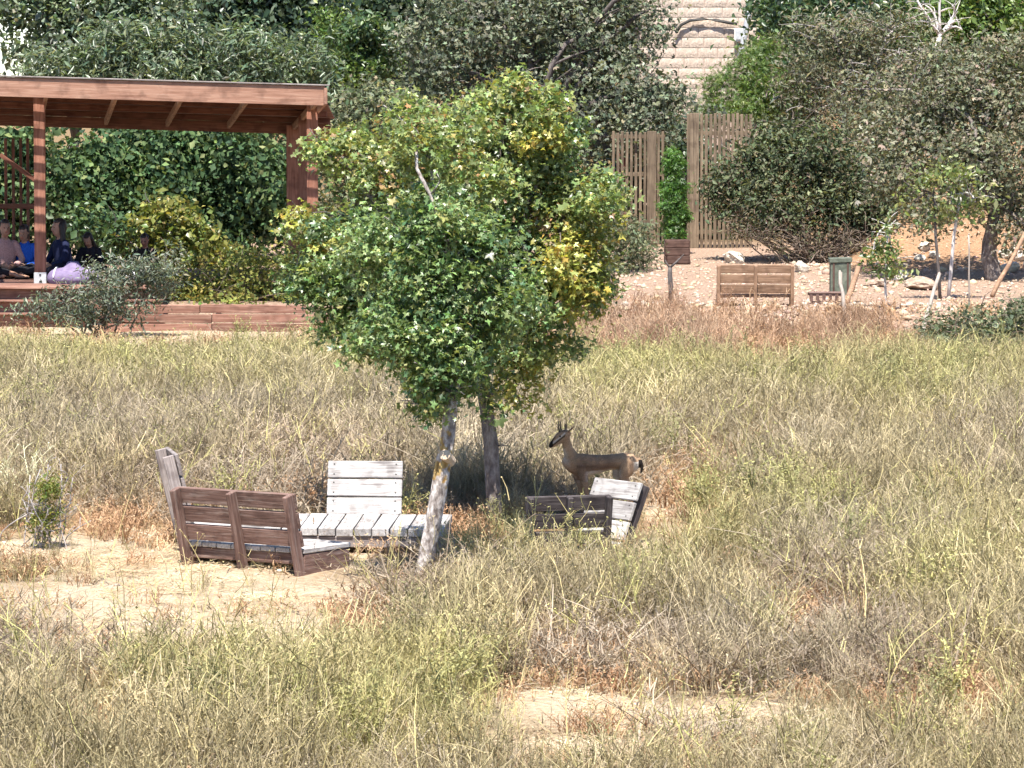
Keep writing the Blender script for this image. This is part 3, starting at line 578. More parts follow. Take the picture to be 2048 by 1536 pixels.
# ------------------------------------------------------------------ the two leaning trees by the benches
def shoots(blobs, n, seed, k=.6, far=1.02, core=.78):
    r = np.random.default_rng(seed); out = [(b[0], b[1] * core, b[2], b[3]) for b in blobs]
    for j in range(n):
        b = blobs[r.integers(0, len(blobs))]; d = r.normal(0, 1, 3); d[2] += .35; d /= np.linalg.norm(d); a = r.uniform(.30, .62)
        out.append((b[0] + d * b[1] * far * r.uniform(.8, 1.15), b[1] * k * np.array([a, a, a]) * r.uniform(.7, 1.5, 3), b[2], 1.3))
    return out
def central_trees():
    # front tree
    base = on(838, 1186); y0 = base.y
    e = empty('lobed_leaf_tree', base); tag(e, 'leafy tree with leaning lichen-spotted trunk and pruned stub, in front of benches', 'tree')
    ypts = [P(838, 1192, y0), P(850, 1130, y0), P(864, 1060, y0), P(877, 985, y0), P(886, 930, y0), P(895, 885, y0), P(899, 840, y0), P(903, 780, y0 + .03), P(912, 700, y0 + .08), P(918, 620, y0 + .12), P(905, 520, y0 + .15)]
    rr = [.085, .075, .070, .068, .072, .060, .058, .062, .056, .048, .036]
    base = Vector(base)
    mb = MB(); mb.tube(np.array(ypts), rr, 14, .05)
    m, nt, N, L = new_mat('lichen_trunk_bark'); b = principled(N, L, nt, .9, .15)
    tc = N('ShaderNodeTexCoord'); mp = N('ShaderNodeMapping'); mp.inputs['Scale'].default_value = (1, 1, .55); L(tc.outputs['Object'], mp.inputs[0])
    n1 = N('ShaderNodeTexNoise'); n1.inputs['Scale'].default_value = 26; n1.inputs['Detail'].default_value = 5; L(mp.outputs[0], n1.inputs[0])
    r1 = ramp(N, [(.32, (.12, .095, .085)), (.5, (.31, .27, .25)), (.62, (.52, .48, .46)), (.8, (.66, .63, .61))]); L(n1.outputs[0], r1.inputs[0])
    n2 = N('ShaderNodeTexNoise'); n2.inputs['Scale'].default_value = 13; n2.inputs['Detail'].default_value = 4; L(tc.outputs['Object'], n2.inputs[0])
    # orange lichen grows on the middle stretch of this trunk, up to the pruned stub
    sx = N('ShaderNodeSeparateXYZ'); L(tc.outputs['Object'], sx.inputs[0])
    zr = ramp(N, [(.30, (0, 0, 0)), (.42, (.30,) * 3), (.50, (.5,) * 3), (.58, (.42,) * 3), (.85, (.28,) * 3)])
    mr = N('ShaderNodeMapRange'); mr.inputs[1].default_value = base.z; mr.inputs[2].default_value = base.z + 2.2; L(sx.outputs[2], mr.inputs[0]); L(mr.outputs[0], zr.inputs[0])
    ad = N('ShaderNodeMath'); ad.operation = 'ADD'; L(n2.outputs[0], ad.inputs[0]); L(zr.outputs[0], ad.inputs[1])
    r2 = ramp(N, [(.90, (0, 0, 0)), (1.0, (.85, .85, .85))]); L(ad.outputs[0], r2.inputs[0])
    r3 = ramp(N, [(.4, (.27, .15, .035)), (.6, (.42, .28, .08))]); L(n1.outputs[0], r3.inputs[0])
    mx = N('ShaderNodeMixRGB'); L(r2.outputs[0], mx.inputs[0]); L(r1.outputs[0], mx.inputs[1]); L(r3.outputs[0], mx.inputs[2]); L(mx.outputs[0], b.inputs['Base Color'])
    bp = N('ShaderNodeBump'); bp.inputs['Strength'].default_value = 1; bp.inputs['Distance'].default_value = .02; L(n1.outputs[0], bp.inputs['Height']); L(bp.outputs[0], b.inputs['Normal'])
    blobsA = [blob(700, 590, y0 + .1, 120, 95, .55), blob(800, 640, y0 - .15, 120, 100, .6), blob(900, 600, y0 - .3, 130, 110, .6), blob(770, 480, y0, 130, 110, .65), blob(640, 530, y0 + .2, 75, 60, .4), blob(650, 470, y0 + .3, 80, 45, .35, 1, 1.0),
              blob(880, 460, y0 - .2, 120, 110, .6), blob(760, 350, y0 + .1, 130, 90, .55, 2), blob(870, 310, y0 + .1, 120, 90, .55, 2), blob(700, 290, y0 + .3, 70, 50, .35, 2), blob(880, 720, y0, 80, 70, .35), blob(840, 690, y0 - .1, 80, 60, .4), blob(862, 765, y0 - .05, 48, 66, .25, 0, 1.6), blob(930, 750, y0 - .05, 44, 50, .25, 0, 1.4), blob(620, 590, y0 + .1, 56, 50, .35, 0),
              blob(820, 240, y0 + .2, 80, 45, .4, 2), blob(760, 680, y0 + .1, 80, 50, .35), blob(868, 822, y0 - .1, 34, 26, .16, 0, 1.2), blob(600, 640, y0, 40, 34, .3, 0), blob(690, 660, y0, 70, 46, .4, 0), blob(600, 430, y0 + .3, 34, 22, .2, 1, 1.3), blob(640, 300, y0 + .3, 40, 22, .2, 2), blob(960, 480, y0 - .2, 90, 90, .5), blob(960, 680, y0 - .1, 80, 60, .4), blob(1000, 600, y0, 80, 80, .4)]
    y1 = on(992, 1052).y - .35
    leftB = [blob(700, 590, y1, 120, 95, .55), blob(640, 530, y1 + .2, 75, 60, .4), blob(650, 470, y1 + .2, 80, 45, .35, 1, 1.2), blob(625, 580, y1, 50, 42, .35), blob(700, 290, y1 + .2, 70, 50, .35, 2), blob(760, 350, y1, 130, 90, .55, 2),
             blob(700, 640, y1, 66, 40, .4, 0), blob(600, 430, y1 + .1, 34, 22, .2, 1, 1.4), blob(640, 300, y1 + .1, 40, 22, .2, 2), blob(750, 470, y1 - .1, 110, 100, .6, 0), blob(760, 640, y1, 90, 60, .5), blob(590, 560, y1, 34, 30, .25)]
    lowA = [blob(858, 755, y0 - .12, 36, 48, .2, 0, 1.6), blob(866, 806, y0 - .12, 22, 22, .12, 0, 1.2), blob(925, 730, y0 - .1, 40, 34, .2, 0, 1.3), blob(895, 700, y0 - .15, 70, 50, .25, 0, 1.6)]
    blobsA = [(b[0] * ((y0 + .42) / y0) + np.array([0, 0, CAM_Z * (1 - (y0 + .42) / y0)]), b[1] * np.array([1, .8, 1]), b[2], b[3]) for b in blobsA if b[0][0] > P(765, 500, y0).x] + lowA
    limbs(mb, ypts[-1], [b[0] for b in blobsA[:-4]], .02, 4, 4, .3)
    limbs(mb, ypts[-4], [b[0] for b in blobsA[-8:]], .02, 6, 3, .3)
    o = obj('trunk', mb.mesh('trunk', m), None, e); o.location = -base
    st = MB(); s0 = P(893, 912, y0); st.tube([np.array(s0) + np.array([.03, .03, -.05]), np.array(s0) + np.array([.0, -.05, .0]), np.array(s0) + np.array([-.012, -.095, .02])], [.055, .05, .047], 12, .03)
    o = obj('pruned_stub', st.mesh('pruned_stub', M['cut'] if 'cut' in M else M['bark_pale'], False), None, e); o.location = -base
    c = crown('crown', e, shoots(blobsA, 60, 5), 25000, 'lobed', .032, [G_CENT, G_YEL, G_MIX], 21, twig=.075, per=22, shell=.25, up=.9, jit=.3); c.location = -base
    # rear tree
    base = on(992, 1052); y1 = base.y
    y1 = y1 - .0; e = empty('lobed_leaf_tree', base); tag(e, 'leafy tree with bare grey-brown trunk rising left of the gazelle', 'tree')
    tp = [P(992, 1058, y1), P(988, 1010, y1), P(985, 950, y1), P(982, 890, y1), P(976, 840, y1), P(968, 780, y1), P(962, 730, y1), P(968, 640, y1), P(985, 540, y1), P(1000, 430, y1)]
    mb = MB(); mb.tube(np.array(tp), [.085, .075, .072, .068, .066, .070, .062, .055, .045, .034], 14, .04)
    tw0 = np.array(P(990, 893, y1)); mb.tube([tw0, tw0 + np.array([.06, -.03, .015]), tw0 + np.array([.12, -.04, .01])], [.012, .008, .004], 5)
    yt = y1; y1 = y1 - .35
    blobsB = [blob(1000, 330, y1, 130, 100, .7, 2), blob(1040, 230, y1 + .1, 100, 70, .5, 2), blob(1100, 300, y1, 70, 60, .45, 0), blob(1120, 420, y1, 110, 80, .6, 2), blob(1190, 390, y1 + .1, 60, 45, .35, 2), blob(1150, 530, y1 - .25, 80, 110, .55, 1, 1.5),
              blob(1080, 600, y1 - .2, 110, 90, .6, 0), blob(1000, 520, y1, 130, 120, .7, 0), blob(960, 700, y1, 120, 70, .5, 0), blob(1080, 680, y1 - .1, 60, 50, .4, 2), blob(1050, 730, y1, 46, 40, .3, 1), blob(930, 240, y1 + .2, 90, 60, .5, 2, 1.3), blob(870, 280, y1 + .2, 90, 60, .5, 2, 1.2), blob(1170, 560, y1, 60, 70, .4, 1, 1.2), blob(960, 400, y1, 110, 100, .6, 0), blob(1090, 280, y1 - .2, 50, 28, .3, 1, 1),
              blob(1020, 178, y1, 50, 26, .3, 2), blob(1110, 200, y1, 40, 28, .25, 2), blob(900, 380, y1 + .2, 110, 90, .6, 0), blob(985, 790, y1, 40, 26, .2, 0, .5), blob(1020, 780, y1, 44, 26, .25, 1, .6), blob(1215, 370, y1, 34, 26, .2, 0, 1.2), blob(1030, 160, y1, 22, 16, .12, 1, 1.2), blob(1140, 250, y1, 36, 26, .2, 0, 1.1), blob(1120, 285, y1, 30, 16, .15, 1, 1.2), blob(1195, 480, y1, 40, 50, .3, 1)]
    blobsB = blobsB + leftB
    limbs(mb, tp[-1], [b[0] for b in blobsB[:9]], .03, 14, 4, .45); limbs(mb, tp[-4], [b[0] for b in leftB], .03, 15, 3, .4)
    limbs(mb, tp[-3], [b[0] for b in blobsB[6:]], .026, 16, 3, .4)
    o = obj('trunk', mb.mesh('trunk', M['bark_mid']), None, e); o.location = -Vector(base)
    c = crown('crown', e, shoots(blobsB, 120, 6), 46000, 'lobed', .0345, [G_CENT, G_YEL, G_MIX], 22, twig=.08, per=22, shell=.25, up=.9, jit=.3); c.location = -Vector(base)
M['bark_mid'] = noisy('grey_brown_bark', [(.3, (.085, .068, .062)), (.5, (.18, .15, .138)), (.68, (.30, .265, .25)), (.85, (.52, .48, .45))], 24, .9, .9, .02, stretch=(1, 1, .45))
M['cut'] = noisy('cut_wood', [(.3, (.42, .30, .20)), (.7, (.66, .54, .42))], 30, .85, .3, .004)

# ------------------------------------------------------------------ benches
_bm = bmesh.new(); bmesh.ops.create_cone(_bm, cap_ends=True, segments=8, radius1=.0075, radius2=.006, depth=.004); SCREW = bpy.data.meshes.new('screw'); _bm.to_mesh(SCREW); _bm.free(); SCREW.materials.append(M['cable'])
def lounge_bench(name, label, loc, rz, W, seatD, backW, mats, seatH=.29, lean=R(17), plankH=.185, nback=3, gap=.022, seat_n=8, tilt=0, posts=3, sides=True, group=None, post_top=True, front_beam=True, sink=0, seatT=.045):
    """local +y is the way the sitter faces; x runs along the bench"""
    e = empty(name, loc, rz, tilt); tag(e, label, 'bench', group)
    mb_, ms_, mp_, me_ = mats          # back boards, seat boards, posts, side panels
    upv = Vector((0, -math.sin(lean), math.cos(lean))); nrm = Vector((0, math.cos(lean), math.sin(lean)))
    b0 = Vector((0, -seatD / 2, seatH - sink))
    for k in range(nback):
        c = b0 + upv * (.02 + plankH * .5 + k * (plankH + gap))
        board('back_board', backW, plankH, .035, mb_, e, c, (1, 0, 0), upv, .003)
    hb = nback * (plankH + gap) + .0
    sx = [-backW / 2 + .05, 0, backW / 2 - .05] if posts == 3 else [-backW / 2 + .06, backW / 2 - .06]
    for o_ in [c for c in e.children if c.name.startswith('back_board')]:
        for x in sx:
            for yy in (-.05, .05):
                for zz in (1, -1): q_ = obj('screw', SCREW, None, o_); q_.location = (x, yy * plankH / .17, zz * .0185)
    xsP = [-backW / 2 + .03, 0, backW / 2 - .03] if posts == 3 else [-backW / 2 + .06, backW / 2 - .06]
    Lp = (seatH + .06) / math.cos(lean) + hb
    for x in xsP:
        top = b0 + upv * hb - nrm * (.0175 + .055)
        c = top - upv * (Lp * .5) + Vector((x, 0, 0))
        board('back_post', Lp, .105, .05, mp_, e, c, upv, nrm, .004)
    n = seat_n; pw = W / n
    for k in range(n):
        x = -W / 2 + pw * (k + .5)
        board('seat_board', seatD, pw - .012, seatT, ms_, e, (x, .01, seatH - seatT / 2 + random.uniform(-.003, .003)), (0, 1, 0), (1, 0, 0), .004)
    if front_beam:
        for yy in (seatD / 2 - .03, -seatD / 2 + .06):
            board('seat_beam', W - .03, .10, .045, me_, e, (0, yy, seatH - seatT - .055), (1, 0, 0), (0, 0, 1))
    hs = seatH - .15 + .06
    for x in ((-W / 2 + .03, W / 2 - .03) if sides else ()):
        board('side_panel', seatD - .03, seatH - seatT - .007 + .07, .04, me_, e, (x, .01, (seatH - seatT - .007) / 2 - .035), (0, 1, 0), (0, 0, 1))
    return e
def benches():
    BW, GW, DW, EW = M['brown_wood'], M['grey_wood'], M['shaded_wood'], M['edge_wood']
    # A: back turned to the camera, left of the tree
    a, b_ = P(372, 1125, 40.75), P(602, 1142, 40.1)
    th = R(33); ax = Vector((math.cos(th), -math.sin(th), 0)); f = Vector((math.sin(th), math.cos(th), 0))
    W = 1.30; p = on(600, 1154); c = p - ax * (W / 2) + f * .42
    lounge_bench('lounge_bench', 'red-brown slatted bench seen from behind, left of the leaning trunk', (c.x, c.y, gz(c.x, c.y) - .01), -th, W, .72, W, (BW, GW, BW, BW), seatH=.205, lean=R(15), plankH=.148, gap=.026, seat_n=8)
    # B: platform with white boards facing the camera
    c = Vector((P(718, 1060, 41.75).x, 41.75, 0)); c.z = gz(c.x, c.y)
    lounge_bench('lounge_bench', 'wide bleached white bench facing the camera with cross-board seat', c, R(180 - 5), 1.66, .80, .70, (GW, GW, EW, EW), seatH=.26, lean=R(20), plankH=.160, gap=.014, seat_n=10, tilt=R(-4.0), posts=2, sink=.03, seatT=.075)
    # C: dark bench on the right, back to the camera
    c = P(1118, 1090, 41.5); c.z = gz(c.x, c.y) - .02; th = R(14)
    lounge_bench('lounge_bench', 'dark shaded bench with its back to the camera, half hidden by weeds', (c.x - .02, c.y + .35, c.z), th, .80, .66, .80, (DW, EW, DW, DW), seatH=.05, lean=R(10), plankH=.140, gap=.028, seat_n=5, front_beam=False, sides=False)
    # D: pale bench facing left, in front of the gazelle
    c = P(1240, 1090, 42.2); c.z = gz(c.x, c.y) - .02; ph = R(56)
    lounge_bench('lounge_bench', 'pale grey bench back leaning right, just in front of the gazelle', (c.x - .46, c.y - .16, c.z), R(180) - ph, .80, .66, .74, (GW, GW, DW, EW), seatH=.04, lean=R(22), plankH=.175, gap=.018, seat_n=5, posts=2, front_beam=False, sides=False)
    # E: bench at the far left, seen edge-on
    c = P(345, 1090, 41.6); c.z = gz(c.x, c.y); 
    lounge_bench('lounge_bench', 'grey bench seen almost edge-on behind left end of red-brown bench', (c.x + .46, c.y + .30, c.z), R(-80), 1.1, .66, .9, (EW, GW, EW, EW), seatH=.27, lean=R(14), plankH=.20, gap=.02, seat_n=6, posts=2)
    # F: the bench on the upper terrace
    TW = M['tan_wood']; c = P(1511, 612, 66.2); c.z = gz(c.x, c.y)
    lounge_bench('lounge_bench', 'brown slatted bench on the upper terrace, its back towards the field', (c.x, c.y + .25, c.z - .01), R(-1), 1.13, .5, 1.13, (TW, TW, TW, TW), seatH=.18, lean=R(7), plankH=.125, gap=.022, seat_n=6, front_beam=False)
benches()
central_trees()

# ------------------------------------------------------------------ pergola and deck
def pergola():
    PW, FW, DK = M['pergola_wood'], M['fascia_wood'], M['deck_wood']
    yf, yp, yb = 66.0, 67.3, 71.0
    x1 = P(640, 190, yf).x; x0 = P(-420, 190, yf).x
    e = empty('pergola', (P(75, 568, yp).x, yp, 1.31)); tag(e, 'red-brown timber pergola with sloping slatted roof over a raised deck', 'pergola')
    E = Vector(e.location)
    rot = R(-1.2)
    zf = P(640, 192, yf).z; slope = .092; xt = -.0285                     # roof falls to the back and slightly to the right
    rz = lambda x, y: zf - (x - x1) * -xt * 1.0 - (y - yf) * slope if False else zf + (x - x1) * xt - (y - yf) * slope
    xm, Lx = (x0 + x1) / 2, x1 - x0
    X = Vector((1, 0, xt)).normalized(); Yv = Vector((0, 1, -slope)).normalized()
    def at(x, y, dz=0): return Vector((x, y, rz(x, y) + dz)) - E
    board('fascia', Lx + .1, .285, .05, FW, e, at(xm + .02, yf - .03, .0), X, (0, 0, 1))
    board('fascia', yb - yf + .5, .24, .05, FW, e, at(x1 - .24, (yf + yb) / 2 + .1, -.02), (Yv.x - .12, Yv.y, Yv.z), (0, 0, 1))
    board('roof_edge', Lx + .22, .17, .022, M['edge_wood'], e, at(xm + .03, yf + .0, .158), X, (0, 1, 0))
    # roof: open slats over the front, closed boards behind
    y = yf + .10; k = 0
    while y < yf + 1.5:
        board('roof_slat', Lx, .068, .022, PW, e, at(xm, y, .12), X, Yv); y += .128
    while y < yb + .35:
        board('roof_board', Lx, .19, .024, PW, e, at(xm, y + .07, .12), X, Yv); y += .196
    # rafters running front to back
    for u in (-45, 88, 228, 360, 492, 632):
        x = P(u, 200, yf).x
        board('rafter', yb - yf + .3, .10, .055, M['tan_wood'], e, at(x - .28, (yf + yb) / 2 + .16, -.055), (Yv.x - .12, Yv.y, Yv.z), (0, 0, 1))
    # purlins
    for yy in (yp, 68.4, 69.7, yb):
        board('purlin', Lx - .1, .09, .07, PW, e, at(xm, yy, .045), X, (0, 0, 1))
    board('back_beam', Lx - .1, .17, .08, PW, e, at(xm, yb + .09, -.08), X, (0, 0, 1))
    PO = M['post_wood']
    def post(u, y, w, name='post', zb=1.31):
        x = P(u, 400, y).x; zt = rz(x, y) - .03; o = board(name, zt - zb, w, w, PO, e, Vector((x, y, (zt + zb) / 2)) - E, (0, 0, 1), (1, .04, 0)); return x
    xl = post(80, yp, .165); xr = post(625, yp, .165)
    post(586, yb, .20); post(-120, yb, .17); post(606, 69.2, .13)
    # white-grey post shoe
    shoe = board('post_shoe', .17, .185, .185, M['metal'], e, Vector((xl, yp, 1.31 + .075)) - E, (0, 0, 1), (1, .04, 0))
    for a_ in (-.05, .05):
        q_ = obj('bolt', SCREW, None, shoe); q_.scale = (2.2, 2.2, 2.5); q_.location = (a_, 0, .095); q_ = obj('bolt', SCREW, None, shoe); q_.scale = (2.2, 2.2, 2.5); q_.location = (a_, 0, -.095)
    # brace and lattice at the left end
    board('brace', .75, .10, .06, PW, e, Vector((xl - .32, yp + .35, 2.98)) - E + Vector((0, 0, 0)), (.8, .1, -.6), (0, 1, 0))
    xx = [P(u, 400, 70.9).x for u in (-40, -22, -4, 12, 27, 42, 56)]
    for x in xx: board('lattice_slat', 2.1, .045, .045, PW, e, Vector((x, 70.9, 2.35)) - E, (0, 0, 1), (0, 1, 0))
    board('lattice_rail', 1.1, .08, .05, PW, e, Vector((sum(xx) / 7, 70.84, P(20, 412, 70.9).z)) - E, (1, 0, 0), (0, 0, 1))
    board('lattice_rail', 1.1, .08, .05, PW, e, Vector((sum(xx) / 7, 70.84, 1.5)) - E, (1, 0, 0), (0, 0, 1))
    # deck
    d = empty('timber_deck', (xl, 66.4, .75)); tag(d, 'raised brown timber deck under the pergola with board facing', 'deck'); D = Vector(d.location)
    xa, xb = P(-300, 570, 66.4).x, P(330, 570, 66.4).x
    yy = 66.40
    while yy < 72.2:
        xe = xb if yy < 68 else P(610, 500, 70).x
        board('deck_board', xe - xa, .135, .03, DK, d, Vector(((xa + xe) / 2, yy, 1.295)) - D, (1, 0, 0), (0, 1, 0)); yy += .142
    for k in range(3):
        board('facing_board', xb - xa, .165, .04, DK, d, Vector(((xa + xb) / 2 + random.uniform(-.03, .03), 66.30 - .09 * k, 1.19 - .185 * k)) - D, (1, 0, 0), (0, 0, 1), .002)
        board('tread_board', xb - xa, .13, .03, DK, d, Vector(((xa + xb) / 2, 66.26 - .09 * k, 1.288 - .185 * k)) - D, (1, 0, 0), (0, 1, 0), .001)
    s = empty('timber_step', (P(500, 650, 65.8).x, 65.8, .7)); tag(s, 'low timber step of stacked brown sleepers right of the deck', 'step'); S = Vector(s.location)
    xa, xb = P(190, 630, 65.8).x, P(660, 630, 65.8).x
    zz = P(500, 610, 65.7).z
    for k in range(3):
        z = zz - .06 - .135 * k; y = 65.78 - .03 * k
        lx = xb - xa - (.35 if k == 0 else 0)
        for j in range(2):
            board('sleeper', lx / 2 - .01, .15, .118, DK, s, Vector((xa + lx * (.25 + .5 * j), y, z)) - S, (1, 0, -.012), (0, 1, 0), .003)
pergola()

# ------------------------------------------------------------------ slatted timber screens, right
def screens():
    def screen(label, ua, ub, y, vtop, vbot, n, w, mat, rails=(.25, .8), wide=()):
        pa, pb = P(ua, vbot, y), P(ub, vbot, y); zt = P((ua + ub) / 2, vtop, y).z; zb = gz((pa.x + pb.x) / 2, y)
        e = empty('slat_screen', ((pa.x + pb.x) / 2, y, zb)); tag(e, label, 'screen', None); E = Vector(e.location)
        for k in range(n):
            x = pa.x + (pb.x - pa.x) * (k + .5) / n; ww = w
            h = zt - zb + random.uniform(-.02, .02)
            board('slat', h, ww, .03, mat, e, Vector((x, y + random.uniform(-.004, .004), zb + h / 2 - .02)) - E, (0, 0, 1), (1, 0, 0), .002)
        for r_ in rails: board('rail', abs(pb.x - pa.x), .07, .04, mat, e, Vector(((pa.x + pb.x) / 2, y + .045, zb + (zt - zb) * r_)) - E, (1, 0, 0), (0, 0, 1))
        for x in wide: board('post', zt - zb, .17, .05, mat, e, Vector((P(x, vbot, y).x, y - .05, (zt + zb) / 2)) - E, (0, 0, 1), (1, 0, 0))
        return e
    screen('tall slatted timber screen left of the columnar cypress', 1222, 1330, 82.0, 262, 480, 12, .05, M['screen_wood'], (.2, .62, .95), (1303,))
    screen('tallest slatted timber screen standing right of the columnar cypress', 1372, 1505, 81.0, 226, 490, 15, .055, M['screen_wood'], (.12, .85), (1388,))
    e = empty('screen_post', on(1244, 486)); y = e.location.y; zt = P(1244, 262, y).z; tag(e, 'dark red timber post at left end of the slatted screens', 'post')
    board('shaft', zt - e.location.z, .16, .14, M['screen_red'], e, Vector((0, 0, (zt - e.location.z) / 2)), (0, 0, 1), (1, 0, 0))
    board('cap', .2, .2, .03, M['screen_red'], e, Vector((0, 0, zt - e.location.z + .02)), (1, 0, 0), (0, 1, 0))
screens()

# ------------------------------------------------------------------ stone house behind the trees
def house():
    y = 106.0; xa, xb = P(1280, 0, y).x, P(1520, 0, y).x; z0 = gz((xa + xb) / 2, y) - .4; z1 = 9.0
    e = empty('stone_house', ((xa + xb) / 2, y, z0)); tag(e, 'pinkish stone house wall high behind the olive trees', 'house'); E = Vector(e.location)
    bm = board_mesh(xb - xa, z1 - z0, 4.0, M['mortar'])
    obj('wall', bm, None, e, frame(Vector(((xa + xb) / 2, y + 2.0, (z0 + z1) / 2)) - E, (1, 0, 0), (0, 0, 1)))
    board('roof', xb - xa + .5, 4.5, .25, M['mortar'], e, Vector(((xa + xb) / 2, y + 2, z1 + .13)) - E, (1, 0, 0), (0, 1, 0))
    meshes = []
    for k in range(6):                                   # rock-faced blocks
        r = np.random.default_rng(60 + k); nx_, nz_ = 9, 4
        gx_, gz_ = np.meshgrid(np.linspace(-.5, .5, nx_), np.linspace(-.5, .5, nz_))
        d = r.uniform(.02, .06, gx_.shape); d[0] = d[-1] = .004; d[:, 0] = d[:, -1] = .004
        V = np.stack([gx_ * .95, -d * .4 - .008, gz_ * .222], -1).reshape(-1, 3); i_ = np.arange(nz_ - 1)[:, None] * nx_ + np.arange(nx_ - 1)[None]
        F = np.stack([i_, i_ + 1, i_ + nx_ + 1, i_ + nx_], -1).reshape(-1, 4); meshes.append(mesh_np('stone', V, F, False, None, M['block']))
    c0 = P(1396, 0, y).x
    zlo = P(1400, 240, y).z
    nrow = int((z1 - zlo) / .235)
    for rr in range(nrow):
        x = xa + .02 - (.22 if rr % 2 else 0) + random.uniform(-.05, .05)
        while x < xb - .05:
            w = random.choice((.40, .46, .52, .60)); x0_, x1_ = max(x, xa + .01), min(x + w, xb - .01)
            if x1_ - x0_ > .08:
                o = obj('stone', random.choice(meshes), None, e); o.location = Vector(((x0_ + x1_) / 2, y - .001, z1 - .12 - rr * .235)) - E; o.scale = ((x1_ - x0_ - .018) / .95, random.uniform(.7, 1.3), 1)
            x += w
    # things fixed on the wall
    def curve_obj(name, pts, r_, mat, label, cat):
        mb = MB(); mb.tube(np.array(pts), r_, 8); return tag(obj(name, mb.mesh(name, M[mat])), label, cat)
    pts = [P(u, v, y - .12) for u, v in ((1352, 66), (1362, 50), (1380, 41), (1405, 38), (1430, 40), (1455, 45), (1474, 48))]
    curve_obj('cable', pts, .035, 'cable', 'black cable arching across the stone house wall', 'cable')
    curve_obj('pole', [P(1476, 130, 104.5), P(1486, 90, 104.5), P(1495, 40, 104.5), P(1503, -30, 104.5)], .07, 'metal', 'leaning grey metal pole beside the stone house wall', 'pole')
    p = P(1477, 70, y - .12); b_ = empty('junction_box', p); tag(b_, 'small white junction box on the stone wall beside the pole', 'junction box')
    board('box', .30, .20, .12, M['plastic_white'], b_, (0, 0, 0), (0, 0, 1), (1, 0, 0)); board('cover', .22, .14, .02, M['metal'], b_, (0, -.075, 0), (0, 0, 1), (1, 0, 0))
house()

# ------------------------------------------------------------------ background vegetation
G_OLIVE = [((.14, .16, .11), 4), ((.195, .215, .15), 3), ((.09, .108, .075), 2), ((.27, .28, .205), .8)]
G_DARK = [((.045, .075, .048), 4), ((.07, .105, .062), 3), ((.10, .14, .08), 1.5)]
G_POP = [((.135, .18, .112), 4), ((.19, .235, .155), 3), ((.09, .128, .08), 2), ((.25, .29, .20), 1)]
G_HEDGE = [((.06, .105, .048), 4), ((.10, .155, .065), 3), ((.17, .215, .09), 1.3), ((.035, .065, .035), 2)]
G_BRIGHT = [((.125, .195, .05), 4), ((.185, .25, .075), 2), ((.08, .13, .04), 2)]
G_GREY = [((.13, .15, .092), 4), ((.195, .21, .13), 2), ((.09, .11, .066), 2), ((.25, .245, .155), 1)]
G_SHRUB = [((.125, .15, .115), 4), ((.20, .225, .175), 3), ((.08, .105, .075), 2), ((.29, .31, .24), 1.2), ((.16, .13, .095), .7)]
G_YSHR = [((.19, .215, .06), 4), ((.27, .27, .075), 2), ((.11, .15, .045), 2), ((.33, .29, .10), .8)]
G_BUSH = [((.090, .112, .062), 4), ((.14, .16, .092), 3), ((.052, .070, .042), 2), ((.20, .21, .125), 1), ((.17, .14, .095), 1)]
G_BROWN = [((.16, .13, .095), 4), ((.22, .19, .14), 3), ((.11, .115, .065), 2), ((.10, .075, .06), 2)]
G_DRYOL = [((.15, .16, .105), 4), ((.22, .22, .15), 3), ((.235, .20, .15), 1.6), ((.10, .115, .072), 2), ((.30, .29, .22), .8)]
G_CYP = [((.085, .19, .04), 4), ((.13, .25, .055), 3), ((.045, .10, .025), 1)]
G_SPRIG = [((.20, .24, .08), 3), ((.13, .18, .07), 3), ((.32, .33, .16), 1.5)]
def foot(u, y, dz=0):
    x = P(u, 600, y).x; return (x, y, gz(x, y) + dz)
def rblobs(seed, u0, u1, v0, v1, y, n, r0, r1, rd=None, asp=.8, pals=(0,)):
    r = random.Random(seed); out = []
    for k in range(n):
        ru = r.uniform(r0, r1); out.append(blob(r.uniform(u0 + ru * .8, u1 - ru * .8), r.uniform(v0 + ru * asp * .8, v1 - ru * asp * .8), y + r.uniform(-.6, .6), ru, ru * asp, rd, r.choice(pals)))
    return out
